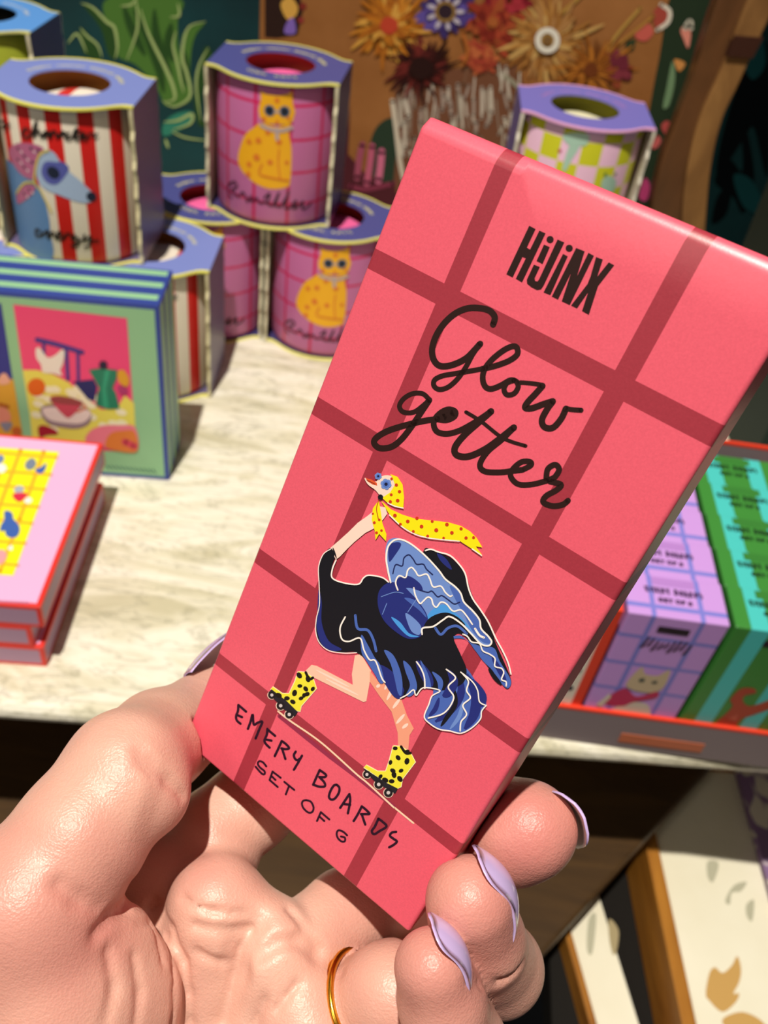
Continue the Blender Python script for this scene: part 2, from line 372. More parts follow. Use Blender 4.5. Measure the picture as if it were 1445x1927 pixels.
for k, (sp) in enumerate((
    [('f',[(830,60),(880,30),(915,70),(890,140),(840,150)],0,'a04438',3),('s',[(870,25),(915,60),(905,120),(850,160)],8,'d8cfc0',4)],
    [('f',[(730,170),(790,120),(830,170),(790,220),(740,210)],0,'c25a50',3),('f',[(680,230),(730,210),(720,270),(685,265)],0,'2c3a24',3)],
    [('f',[(975,160),(1010,130),(1030,180),(1015,260),(990,210)],0,'d88878',4),('s',[(1000,150),(1025,115),(1030,150)],10,'c9c4b4',5)],
    [('f',[(940,320),(1000,340),(965,385)],0,'c98a4a',4),('f',[(880,580),(900,470),(930,330),(945,420),(915,560)],0,'6c8a66',4)],
    [('f',[(870,680),(900,650),(930,680),(900,730)],0,'b04a48',4),('f',[(820,790),(850,730),(870,760),(840,800)],0,'c05a5a',4)],
    [('f',[(750,1060),(780,960),(810,1000),(790,1080)],0,'b03a70',4)])):
    bits([(a, zz(b), c, d, e) for a, b, c, d, e in sp], 'border_flower')
bits([('f',[(700,330),(695,280),(708,240),(735,222),(752,240),(756,330),(740,345)],0,'26382a',2)], 'dark_foliage')
bits([('s',[(672,335),(676,300),(682,272)],12,'9a4a62',3),('s',[(690,345),(696,310),(700,275)],12,'b85a78',3),('s',[(712,340),(716,310),(718,285)],13,'c86a8c',3),('s',[(660,350),(690,356),(740,345)],9,'7c3048',3)], 'pink_tulips')
# the vase
vs = [('d',(820,200),1,'6d4530',2),('f',[(742,150),(760,140),(850,130),(960,120),(985,160),(985,250),(970,380),(760,380),(748,260)],0,'6d4530',2)]
rnd = random.Random(3)
for i in range(95):
    x = 745+rnd.random()*235; y = 120+rnd.random()*150; L = 14+rnd.random()*50; dx = rnd.uniform(-9, 9)
    vs.append(('s', [(x, y), (x+dx*.4, y+L*.5), (x+dx, y+L)], 2.5+rnd.random()*5.5, rnd.choice(['a59a8c','8a7a6c','c2b9ab','9a8a80','74523e','b8ada0']), 3+i % 3))
vs.append(('s', [(738,190),(745,240),(752,300),(760,340)], 9, 'c9bfae', 6))
bits(vs, 'glass_vase', 'white brushed glass vase')
def bloom(cx, cy, r, n, cols, core, corer, seed, rin=0.2, wid=0.3, layers=3, jit=0.2, name='painted_flower'):
    g = random.Random(seed); pr = Print(fpr)
    for L in range(layers):
        rr = r*(1-0.25*L)
        for i in range(n):
            a = 2*math.pi*(i+g.uniform(-.3, .3))/n+L*.4; q = rr*(1+g.uniform(-jit, jit)); w = r*wid*g.uniform(.7, 1.2)
            c0 = (cx+math.cos(a)*r*rin, cy+math.sin(a)*r*rin); c1 = (cx+math.cos(a+.08)*q*.6, cy+math.sin(a+.08)*q*.6); c2 = (cx+math.cos(a)*q, cy+math.sin(a)*q)
            pr.stroke([c0, c1, c2], w, flat(g.choice(cols), .65, .2), 6+L*2+i % 2, taper=True)
    if core: pr.dot((cx, cy), corer, flat(core, .65, .2), 8+layers*2)
    return pr
def bb(p, label): o = p.build('painted_flower', fp, fpm); o['label'] = label
bb(bloom(732, 48, 70, 34, ['b8701c','c8822a','9c5616','cf9a44','a9651c'], 'b8402a', 17, 1, .2, .13, 7, .3), 'orange pompom flower')
p = bloom(838, 22, 52, 11, ['4a3a82','5a4a98','3a2c68'], '2c1c28', 15, 2, .2, .4, 2)
for i in range(9): a = 2*math.pi*i/9; p.stroke([(838+18*math.cos(a), 22+18*math.sin(a)), (838+36*math.cos(a), 22+36*math.sin(a))], 9, flat('b6aebf', .65, .2), 11, taper=True)
p.stroke([(838+17*math.cos(2*math.pi*i/12), 22+17*math.sin(2*math.pi*i/12)) for i in range(12)], 6, flat('8a6a3a', .6, .2), 13, closed=True)
bb(p, 'violet flower with white streaks')
bb(bloom(792, 128, 58, 30, ['3c1210','521a18','6a2420','2a0c0a'], '240a08', 22, 3, .2, .12, 4, .3), 'dark burgundy spiky flower')
bb(bloom(928, 42, 54, 20, ['7a2418','8c3020','a04028','6a1c14','9a4a28'], 'a0582a', 10, 4, .1, .3, 5, .35), 'rust red flower')
bb(bloom(905, 108, 32, 16, ['9a3a2a','a84a30','b5623a'], None, 0, 5, .1, .35, 3, .3), 'small brick red flower')
bb(bloom(958, 2, 40, 10, ['8c1c2a','7a1624','a02c38'], None, 0, 6, .15, .45, 2), 'crimson flower')
p = bloom(1030, 76, 86, 40, ['9c6a32','b07e40','8c5a28','c09a5c','a87a48'], 'a8823e', 14, 7, .2, .1, 6, .3)
p.stroke([(1030+18*math.cos(2*math.pi*i/14), 76+19*math.sin(2*math.pi*i/14)) for i in range(14)], 11, flat('dedad0', .6, .2), 22, closed=True)
p.dot((1030, 76), 9, flat('7a5a34', .6, .2), 24); bb(p, 'beige sunburst flower with a white ring')
bb(bloom(1112, 132, 66, 26, ['a06020','b47028','8c5018','6a3a14'], '6a3414', 14, 8, .1, .09, 4, .45), 'orange spray flower')
bb(bloom(1160, 128, 34, 8, ['6a2434','7c2f3c','8a4028'], None, 0, 9, .1, .5, 2), 'maroon bud')
bits([('s',[(1050,30),(1090,-5),(1110,-30)],7,'a9823e',5),('s',[(1120,120),(1165,60),(1205,15)],6,'b08a44',5),('s',[(1125,110),(1180,70),(1230,30)],6,'a87838',5),('s',[(940,140),(960,150),(990,180)],9,'8f8a78',5),('s',[(870,60),(880,95),(872,120)],7,'a8602a',15)], 'painted_stems', split=True)
# wooden arch
AY = 1.03
lf = [(1392,-60),(1352,0),(1312,120),(1276,220),(1246,300),(1228,380),(1222,450),(1222,520)]
md_ = [(1450,-60),(1408,0),(1360,125),(1318,220),(1296,300),(1285,380),(1283,450),(1283,520)]
rt = [(1500,-60),(1455,20),(1391,157),(1359,227),(1338,315),(1328,420),(1327,460),(1327,520)]
at = thing('wooden_arch', 'curved brown wooden arch standing at the right of the flower painting', 'arch', (0.3, AY, TH)); atm = mat4((0.3, AY, TH))
def curved(l, r, m, nm, y0, y1):
    l, r = crom(l, 6), crom(r, 6); mb = MB(); k = len(l)
    A = [onplane(*p, (0, y0, 0), np.array([0, 1., 0])) for p in l]; Bq = [onplane(*p, (0, y0, 0), np.array([0, 1., 0])) for p in r]
    for q in (A, Bq): q[-1] = np.array([q[-1][0], q[-1][1], TH]) if True else 0
    vs = [tuple(p) for p in A+Bq]+[(p[0], y1, p[2]) for p in A+Bq]
    fs = [(i, i+1, k+i+1, k+i) for i in range(k-1)]+[(2*k+i, 3*k+i, 3*k+i+1, 2*k+i+1) for i in range(k-1)]+[(i, 2*k+i, 2*k+i+1, i+1) for i in range(k-1)]+[(k+i, k+i+1, 3*k+i+1, 3*k+i) for i in range(k-1)]+[(0, k, 3*k, 2*k), (k-1, 3*k-1, 4*k-1, 2*k-1)]
    mb.mesh(vs, fs, m); return mb.build(nm, at, atm, weld=True, bevel=.002)
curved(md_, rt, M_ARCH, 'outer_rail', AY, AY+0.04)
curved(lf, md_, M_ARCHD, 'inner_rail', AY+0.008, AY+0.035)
mb = MB(); q = [onplane(x, y, (0, AY-0.004, 0), np.array([0, 1., 0])) for x, y in ((1384,68),(1436,72),(1416,110),(1368,106))]
mb.mesh([tuple(v) for v in q]+[(v[0], AY+.01, v[2]) for v in q], [(0,1,2,3),(7,6,5,4),(0,4,5,1),(1,5,6,2),(2,6,7,3),(3,7,4,0)], flat('3a1c10', .6, .3)); mb.build('dark_inlay', at, atm)
# dark green gift box behind the tray
gb = thing('gift_box', 'dark green covered box standing behind the display tray', 'box', (0.42, 0.72, TH), math.radians(4)); DG = flat('12302a', .6, .3); DG2 = flat('0d241f', .6, .3)
mb = MB(); mb.box(-0.098, 0.118, -0.028, 0.172, 0, 0.255, DG2); mb.build('box_base', gb, bevel=.002)
mb = MB(); mb.box(-0.10, 0.12, -0.03, 0.174, 0.255, 0.305, DG); mb.build('lid', gb, bevel=.002)
mb = MB(); mb.box(-0.06, -0.035, -0.0335, -0.0305, 0.005, 0.06, flat('d8d2bd', .6, .3)); o = mb.build('paper_tag', gb); o['label'] = 'cream paper tag'
# ================================================================== cups in card sleeves
SW, SD, SHT, BUL, HR = 0.115, 0.072, 0.126, 0.0155, 0.030
CR, CH = 0.0548, 0.1225
def edge_y(x):                                # curved front edge of a sleeve panel (local, front is -y)
    c = math.sqrt(max(0.0590**2-x*x, 0.0)); k = 0.008; a = SD/2-.0005; h = min(max(0.5+0.5*(c-a)/k, 0), 1)
    return a+(c-a)*h+k*h*(1-h)-0.0005
def sleeve_outline(n=96):
    pts = []
    for i in range(n):
        a = 2*math.pi*i/n; dx, dy = math.cos(a), math.sin(a); lo, hi = 0, 0.1
        for _ in range(30):
            m = (lo+hi)/2; x, y = dx*m, dy*m
            if abs(x) < SW/2 and abs(y) < edge_y(x): lo = m
            else: hi = m
        pts.append((dx*lo, dy*lo))
    return pts
OUTL = sleeve_outline()
FONT = {}
def glyph(ch):
    if ch not in FONT:
        cu = bpy.data.curves.new('letter', 'FONT'); cu.body = ch; cu.size = 1.0; cu.align_x = 'CENTER'
        o = bpy.data.objects.new('letter', cu); COL.objects.link(o); dg = bpy.context.evaluated_depsgraph_get(); dg.update()
        e = o.evaluated_get(dg); me = e.to_mesh(); FONT[ch] = ([v.co.copy() for v in me.vertices], [tuple(p.vertices) for p in me.polygons])
        e.to_mesh_clear(); bpy.data.objects.remove(o); bpy.data.curves.remove(cu)
    return FONT[ch]
def make_sleeve(ctop, cside, ctrim, cinner, ctext, front_text):
    """returns a prototype: an Empty with panels; geometry in local space, base centre at the origin"""
    t = thing('cup_sleeve', '', '')
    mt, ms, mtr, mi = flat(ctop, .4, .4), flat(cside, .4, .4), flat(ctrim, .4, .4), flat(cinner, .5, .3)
    n = len(OUTL); th = 0.0011
    def ring(z0, z1, hole, m, name):
        mb = MB(); vs = []
        inn = [(hole*math.cos(2*math.pi*i/n), hole*math.sin(2*math.pi*i/n)) for i in range(n)]
        for z in (z1, z0): vs += [(x, y, z) for x, y in OUTL]+[(x, y, z) for x, y in inn]
        fs = []
        for i in range(n):
            j = (i+1) % n
            fs += [(i, j, n+j, n+i), (2*n+i, 3*n+i, 3*n+j, 2*n+j), (i, 2*n+i, 2*n+j, j), (n+i, n+j, 3*n+j, 3*n+i)]
        mb.mesh(vs, fs, m); return mb.build(name, t)
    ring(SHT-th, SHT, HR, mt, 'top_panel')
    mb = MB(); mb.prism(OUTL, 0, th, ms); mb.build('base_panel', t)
    for sg in (-1, 1):
        mb = MB(); x0, x1 = (SW/2-th, SW/2) if sg > 0 else (-SW/2, -SW/2+th); k = 22
        ys = []
        for i in range(k+1):
            z = th+(SHT-2*th)*i/k; wv = 0.0012*math.sin(i*1.7)+0.0006*math.sin(i*3.1)
            ys.append((z, -SD/2-0.0005+wv, SD/2+0.0005-wv))
        vs = [(x0, a, z) for z, a, b in ys]+[(x0, b, z) for z, a, b in ys]+[(x1, a, z) for z, a, b in ys]+[(x1, b, z) for z, a, b in ys]; q = k+1
        out, inn = (2*q, 0) if sg > 0 else (0, 2*q)
        mb.mesh(vs, [(out+i, out+q+i, out+q+i+1, out+i+1) for i in range(k)], ms)
        mb.mesh(vs, [(inn+i, inn+q+i, inn+q+i+1, inn+i+1) for i in range(k)], mi)
        mb.mesh(vs, [(a+i, 2*q+a+i, 2*q+a+i+1, a+i+1) for a in (0, q) for i in range(k)], mi)
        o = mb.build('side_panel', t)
        for yy, s2 in ((1, -1), (2, 1)):         # pale cut edges of the card, folded a little outwards
            mb = MB()
            for i in range(k):
                z0, z1 = ys[i][0], ys[i+1][0]; a0, a1 = ys[i][yy], ys[i+1][yy]
                mb.face([(sg*(SW/2+.0001), a0, z0), (sg*(SW/2+.0001), a1, z1), (sg*(SW/2-.0028), a1+s2*.0004, z1), (sg*(SW/2-.0028), a0+s2*.0004, z0)], mi)
            mb.build('card_edge', o)
    for nm, z in (('edge_trim', SHT), ('edge_trim', th)):
        xs = np.linspace(-SW/2, SW/2, 49)
        for sg in (-1, 1):
            mb = MB()
            for i in range(48):
                xa, xb = xs[i], xs[i+1]; ya, yb = edge_y(xa), edge_y(xb)
                mb.face([(xa, sg*(ya-.003), z+.00015), (xb, sg*(yb-.003), z+.00015), (xb, sg*(yb+.0004), z+.00015), (xa, sg*(ya+.0004), z+.00015)], mtr)
                mb.face([(xa, sg*(ya+.0004), z+.00015), (xb, sg*(yb+.0004), z+.00015), (xb, sg*(yb+.0004), z-.0014), (xa, sg*(ya+.0004), z-.0014)], mtr)
            mb.build(nm, t)
    mb = MB(); mtx = flat(ctext, .5, .3); rad = 0.0385
    def arc_text(s, a0, step, size, flip):
        for i, ch in enumerate(s):
            if ch == ' ': continue
            a = a0+i*step; vs, fs = glyph(ch); ca, sa = math.cos(a), math.sin(a); o = []
            for v in vs:
                x, y = v.x*size, (v.y-0.35)*size
                tx, ty = (-sa, ca) if flip > 0 else (sa, -ca)
                rx, ry = (-ca, -sa) if flip > 0 else (ca, sa)
                o.append((rad*ca+tx*x+rx*y, rad*sa+ty*x+ry*y, SHT+.0002))
            mb.mesh(o, fs, mtx)
    arc_text(front_text, -math.pi/2-0.13*(len(front_text)-1)/2, 0.13, 0.0072, 1)
    g = random.Random(5)
    for i in range(26):                            # small unreadable marks around the back of the ring
        a = 0.35+i*(math.pi-0.7)/25; ca, sa = math.cos(a), math.sin(a)
        if i % 7 == 5: continue
        L = 0.0018*g.uniform(.6, 1.2)
        for q in (-1, 1):
            c = (rad*ca-sa*.0009*q, rad*sa+ca*.0009*q)
            mb.face([(c[0]-ca*L-sa*.0005, c[1]-sa*L+ca*.0005, SHT+.0002), (c[0]+ca*L-sa*.0005, c[1]+sa*L+ca*.0005, SHT+.0002), (c[0]+ca*L+sa*.0005, c[1]+sa*L-ca*.0005, SHT+.0002), (c[0]-ca*L+sa*.0005, c[1]-sa*L-ca*.0005, SHT+.0002)], mtx)
    o = mb.build('ring_lettering', t)
    return t
def make_cup(mout, min_, fill, printer=None):
    mb = MB(); n = 64; prof = [(0.0, 0.0, 0), (CR-.004, 0.0, 0), (CR-.001, .002, 0), (CR, .006, 0), (CR, CH-.002, 0), (CR-.0008, CH, 0), (CR-.0026, CH, 1), (CR-.0034, CH-.002, 1), (CR-.0036, .012, 1), (CR-.009, .006, 1), (0, .005, 1)]
    vs = []
    for r, z, _ in prof: vs += [(r*math.cos(2*math.pi*i/n), r*math.sin(2*math.pi*i/n), z) for i in range(n)]
    for k in range(len(prof)-1):
        mb.mesh([], [], mout)
        fs = [(k*n+i, k*n+(i+1) % n, (k+1)*n+(i+1) % n, (k+1)*n+i) for i in range(n)]
        mb.mesh(vs[:] if k == 0 else [], [f for f in fs] if k == 0 else [], mout if not prof[k+1][2] else min_, True)
        if k: 
            for f in fs: mb.f.append(f); mb.mi.append(mb.slot(min_ if prof[k+1][2] else mout)); mb.sm.append(True)
    o = mb.build('cup', weld=True)
    # soft rolled filling a little below the rim
    fb = MB(); n = 40; rr = [0.0, .012, .024, .036, CR-.0045]; hh = [.0, -.0004, -.0012, -.003, -.008]; vs = []
    for k, r in enumerate(rr): vs += [(r*math.cos(2*math.pi*i/n), r*math.sin(2*math.pi*i/n), CH-.0115+hh[k]+(.0012*math.sin(3*2*math.pi*i/n+r*90) if k else 0)) for i in range(n)]
    fb.mesh(vs, [(k*n+i, k*n+(i+1) % n, (k+1)*n+(i+1) % n, (k+1)*n+i) for k in range(4) for i in range(n)], fill, True); fb.build('filling', o, weld=True)
    if printer: printer(o)
    return o
def cyl_pick(cx, cy, z0, r=CR):
    """photograph point -> (arc length, height) on the front of a standing cup"""
    def f(px, py):
        d = ray(px, py); ox, oy = CAM[0]-cx, CAM[1]-cy; a = d[0]**2+d[1]**2; b = ox*d[0]+oy*d[1]; c = ox*ox+oy*oy-r*r
        disc_ = b*b-a*c
        t = (-b-math.sqrt(max(disc_, 0)))/a; p = CAM+d*t; return (r*math.atan2(p[0]-cx, -(p[1]-cy)), p[2]-z0)
    return f
def cylmap(a, b, l): r = CR+.00012*l+.0001; w = a/CR; return (r*math.sin(w), -r*math.cos(w), b)
# materials of the cups
def grid_cup():
    m = N('pink_checked_cup'); sx = m.n('ShaderNodeSeparateXYZ'); m.l(m.obj(), sx.inputs[0])
    a = m.math('ARCTAN2', sx.outputs[0], m.math('MULTIPLY', sx.outputs[1], -1.0)); a = m.math('FRACT', m.math('ADD', m.math('MULTIPLY', a, 1/0.56), 10.35))
    z = m.math('FRACT', m.math('ADD', m.math('MULTIPLY', sx.outputs[2], 1/0.0285), 0.3))
    k = m.math('MAXIMUM', m.math('LESS_THAN', a, 0.10), m.math('LESS_THAN', z, 0.095))
    m.col(m.mix(k, lin('bf6ca0'), lin('c4245c'))); return m.fin(0.35, 0.45)
def stripe_cup():
    m = N('red_striped_cup'); sx = m.n('ShaderNodeSeparateXYZ'); m.l(m.obj(), sx.inputs[0])
    a = m.math('ARCTAN2', sx.outputs[0], m.math('MULTIPLY', sx.outputs[1], -1.0)); a = m.math('FRACT', m.math('ADD', m.math('MULTIPLY', a, CR/0.0232), 10.1))
    m.col(m.mix(m.math('LESS_THAN', a, 0.5), lin('e6dccb'), lin('cc1f1c'))); return m.fin(0.35, 0.45)
def check_cup():
    m = N('lime_checked_cup'); sx = m.n('ShaderNodeSeparateXYZ'); m.l(m.obj(), sx.inputs[0])
    a = m.math('ARCTAN2', sx.outputs[0], m.math('MULTIPLY', sx.outputs[1], -1.0)); a = m.math('FLOOR', m.math('ADD', m.math('MULTIPLY', a, CR/0.0178), 20.2))
    z = m.math('FLOOR', m.math('ADD', m.math('MULTIPLY', sx.outputs[2], 1/0.0195), 0.2)); k = m.math('MODULO', m.math('ADD', a, z), 2.0)
    m.col(m.mix(k, lin('e6bcd8'), lin('c3c428'))); return m.fin(0.35, 0.45)
def cat_print(cup, pick):
    z2 = Z(300, 0, .35277); pr = Print(cylmap, 0.003); pk = lambda pts: [pick(*q) for q in z2(pts)]
    Y, O, DKC, G, BK = flat('f3b21e'), flat('df7a2a'), flat('1d2433'), flat('b9a7a8'), flat('3a1830')
    pr.fill(pk([(560,660),(640,680),(712,665),(702,720),(716,800),(710,960),(690,1000),(610,1012),(540,992),(480,950),(440,900),(428,850),(440,790),(468,725),(515,685)]), Y, 1, True)
    pr.fill(pk([(552,488),(580,508),(640,514),(697,505),(720,488),(724,560),(736,600),(722,650),(690,668),(580,662),(548,632),(540,590),(553,540)]), Y, 2)
    for x, y, r in ((540,755,17),(590,712,14),(490,762,15),(530,845,20),(602,870,16),(650,762,16),(490,882,16),(485,935,16),(640,540,14),(690,870,12),(570,640,12),(700,635,10),(640,655,10)):
        c = pick(*z2([(x, y)])[0]); pr.dot(c, r*.00016, O, 3, 10)
    for x, y in ((600,594),(679,598)):
        c = pick(*z2([(x, y)])[0]); pr.dot(c, .0046, flat('5f6f92'), 4); pr.dot(c, .0034, DKC, 5)
    pr.stroke(pk([(622,598),(655,600)]), .0018, G, 4); pr.stroke(pk([(556,672),(600,692),(660,700),(716,684)]), .0032, G, 4); pr.stroke(pk([(638,690),(640,745)]), .003, G, 4)
    pr.stroke(pk([(650,800),(645,870),(655,960)]), .0012, O, 4); pr.stroke(pk([(560,880),(545,930),(600,950),(700,965)]), .0014, O, 4)
    for pts in ([(380,985),(375,1030),(395,1060)], [(378,990),(410,975),(425,1000),(395,1020),(430,1055)], [(440,1050),(455,1030),(470,1050),(480,1080),(500,1050)], [(500,1050),(505,1080),(530,1060),(545,1085),(590,1080)], [(570,1060),(600,1035),(590,1090),(620,1100)],
                [(620,1090),(650,1030),(630,1095),(660,1105)], [(660,1100),(690,1050),(700,1020),(680,1110),(710,1105)], [(710,1105),(740,1070),(725,1115),(760,1090)], [(760,1090),(775,1075),(770,1115),(800,1100),(815,1080)]):
        pr.stroke(pk(pts), .0016, BK, 4)
    pr.build('cat_print', cup)['label'] = 'yellow spotted cat wearing sunglasses and dark handwriting'
def dog_print(cup, pick):
    z1 = Z(0, 0, .29066); pr = Print(cylmap, 0.003); pk = lambda pts: [pick(*q) for q in z1(pts)]
    BODY, HD, PU, DK, SC_, YL = flat('5d86bb'), flat('a9bedf'), flat('5a5fae'), flat('20253c'), flat('b8628c'), flat('d8c45a')
    pr.fill(pk([(30,1060),(110,1080),(210,1170),(265,1260),(300,1390),(312,1500),(312,1690),(90,1690),(30,1500)]), BODY, 1, True)
    pr.fill(pk([(235,1010),(285,970),(335,990),(375,1050),(430,1110),(500,1170),(565,1235),(600,1265),(590,1300),(540,1318),(470,1305),(370,1265),(280,1225),(235,1170),(222,1090)]), HD, 2, True)
    pr.fill(pk([(300,1045),(350,1050),(390,1050),(430,1090),(400,1150),(350,1195),(290,1180),(255,1120),(268,1060)]), PU, 3, True)
    pr.dot(pick(*z1([(330,1118)])[0]), .0048, DK, 4); pr.dot(pick(*z1([(575,1275)])[0]), .0038, DK, 4)
    pr.fill(pk([(58,962),(110,925),(200,930),(268,962),(235,1010),(215,1080),(205,1160),(120,1115),(62,1015)]), SC_, 3, True)
    pr.fill(pk([(105,1250),(150,1200),(215,1205),(190,1265),(115,1318)]), SC_, 3, True)
    for x, y in ((110,960),(150,1010),(190,960),(150,1080),(200,1050),(110,1030),(235,975),(150,1250),(180,1225)):
        pr.dot(pick(*z1([(x, y)])[0]), .0012, DK, 5, 8); pr.dot(pick(*z1([(x+22, y+22)])[0]), .0011, flat('e9d2dc'), 5, 8)
    pr.stroke(pk([(300,975),(245,1000),(220,1090),(215,1180),(250,1230),(290,1310),(320,1370)]), .0015, YL, 5); pr.stroke(pk([(215,1180),(150,1185),(105,1250)]), .0015, YL, 5)
    words = ([(0,800),(30,780),(20,830),(60,800)], [(180,840),(150,830),(135,870),(160,885),(195,865)], [(195,865),(225,780),(205,880),(235,840),(250,885)], [(250,885),(285,850),(270,890),(300,850),(305,890)], [(310,890),(325,850),(345,855),(350,890)], [(350,890),(390,850),(365,880),(400,855),(405,895)],
             [(430,860),(410,875),(420,900),(450,890)], [(450,890),(480,830),(470,900),(495,895)], [(460,855),(505,850)], [(495,895),(530,870),(515,865),(505,895),(535,905)], [(535,905),(560,870),(585,870),(590,890),(610,870)],
             [(260,1500),(230,1480),(225,1520),(265,1520)], [(265,1520),(300,1490),(300,1540),(330,1500),(345,1540)], [(345,1540),(385,1510),(365,1500),(355,1540),(390,1550)], [(390,1550),(420,1510),(445,1520),(450,1550)], [(470,1520),(455,1550),(490,1540),(485,1590),(450,1590),(520,1550)], [(530,1520),(530,1560),(570,1530),(560,1590),(530,1600)], [(575,1560),(620,1560)])
    for w in words: pr.stroke(pk(w), .0016, flat('231a16'), 6)
    pr.build('dog_print', cup)['label'] = 'blue dog in a pink headscarf with dark handwriting'
def bird_print(cup, pick):
    zz4 = Z(940, 0, .34948); pr = Print(cylmap, 0.003); pk = lambda pts: [pick(*q) for q in zz4(pts)]
    T, G_ = flat('a9cdbd'), flat('5a8f4a')
    pr.fill(pk([(330,730),(400,715),(470,730),(460,780),(410,790),(360,780)]), T, 1, True); pr.fill(pk([(370,780),(420,790),(380,860),(345,920),(330,900)]), T, 1, True)
    pr.fill(pk([(540,980),(580,950),(620,980),(600,1040),(550,1040)]), T, 1, True); pr.dot(pick(*zz4([(560,942)])[0]), .0016, G_, 2); pr.dot(pick(*zz4([(615,940)])[0]), .0014, G_, 2); pr.dot(pick(*zz4([(315,812)])[0]), .0016, flat('c0506a'), 2)
    pr.build('bird_print', cup)['label'] = 'pale green print on the checks'
def stripe_fill():
    m = N('red_white_filling'); sx = m.n('ShaderNodeSeparateXYZ'); m.l(m.obj(), sx.inputs[0])
    f = m.math('FRACT', m.math('ADD', m.math('MULTIPLY', sx.outputs[0], 1/.034), 0.45)); m.col(m.mix(m.math('LESS_THAN', f, 0.3), lin('f3e8d8'), lin('d2342c'))); return m.fin(0.5, 0.3)
# placements: centre of the sleeve, level
def sp(xl, yf): return (xl+SW/2, yf+SD/2)
pinkU, pinkR, pinkL = sp(-0.2035, 0.806), sp(-0.1475, 0.799), sp(-0.264, 0.799)
strU, strR, strL = sp(-0.344, 0.682), sp(-0.2905, 0.684), sp(-0.406, 0.684)
chkU, chkD = sp(0.0635, 0.810), sp(0.0635, 0.806)
bluU, bluD = sp(-0.473, 0.820), sp(-0.473, 0.820)
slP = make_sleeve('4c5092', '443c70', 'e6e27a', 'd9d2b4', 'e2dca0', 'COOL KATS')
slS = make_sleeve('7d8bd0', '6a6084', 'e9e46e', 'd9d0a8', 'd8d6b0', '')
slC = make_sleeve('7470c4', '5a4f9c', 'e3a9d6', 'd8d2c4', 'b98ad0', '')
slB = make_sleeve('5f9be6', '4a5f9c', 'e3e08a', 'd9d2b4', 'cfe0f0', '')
cpP = make_cup(grid_cup(), flat('f0603c', .35), flat('ff6fae', .5), lambda o: cat_print(o, cyl_pick(pinkU[0], pinkU[1], TH+SHT+.0012)))
cpS = make_cup(stripe_cup(), flat('dc9030', .4), stripe_fill(), lambda o: dog_print(o, cyl_pick(strU[0], strU[1], TH+SHT+.0012)))
cpC = make_cup(check_cup(), flat('b9b52a', .35), flat('f4efc8', .5), lambda o: bird_print(o, cyl_pick(chkU[0], chkU[1], TH+SHT+.0012)))
cpB = make_cup(flat('a9b43a', .4), flat('2c2a22', .4), flat('2a2a20', .5))
SETS = [
 (slP, cpP, pinkU, 1, -2, 'blue card sleeve on top of the pink cat cup pyramid', 'pink cat cup at the top of the pyramid of three'),
 (slP, cpP, pinkR, 0, 2, 'blue card sleeve at the lower right of the pink cat cup pyramid', 'pink cat cup at the lower right of the pyramid, behind the held box'),
 (slP, cpP, pinkL, 0, 0, 'blue card sleeve at the lower left of the pink cat cup pyramid', 'pink cat cup at the lower left of the pyramid, partly hidden by the striped cups'),
 (slS, cpS, strU, 1, 2, 'periwinkle card sleeve around the upper red striped dog cup', 'red and white striped cup with a blue dog, on the upper level'),
 (slS, cpS, strR, 0, 3, 'periwinkle card sleeve standing on the counter behind the green puzzle boxes', 'red and white striped cup low behind the right end of the puzzle boxes'),
 (slS, cpS, strL, 0, 0, 'periwinkle card sleeve hidden low behind the green puzzle boxes at the left', 'red and white striped cup hidden low at the left behind the puzzle boxes'),
 (slC, cpC, chkU, 1, 1.5, 'violet card sleeve with pink edges above the held pink box', 'lime and pink checked cup in the violet sleeve above the held box'),
 (slC, cpC, chkD, 0, 0, 'violet card sleeve hidden behind the held box, under the other violet sleeve', 'lime and pink checked cup hidden behind the held box, in the lower violet sleeve'),
 (slB, cpB, bluU, 1, 0, 'bright blue card sleeve at the top left corner', 'olive cup in the bright blue sleeve at the top left corner'),
 (slB, cpB, bluD, 0, 0, 'bright blue card sleeve underneath the one at the top left corner', 'olive cup in the lower bright blue sleeve, hidden at the left'),
]
seen = set()
for sl, cp, (x, y), lev, rz, l1, l2 in SETS:
    a = sl if sl.name not in seen else copy_tree(sl); seen.add(sl.name)
    a.location = (x, y, TH+lev*(SHT+.0004)); a.rotation_euler = (0, 0, math.radians(rz)); tag(a, l1, 'sleeve', 'card sleeves around cups')
    c = cp if cp.name not in seen else copy_tree(cp); seen.add(cp.name)
    c.location = (x, y, TH+lev*(SHT+.0004)+.0013); c.rotation_euler = (0, 0, math.radians(rz)); tag(c, l2, 'cup', 'cups in card sleeves')

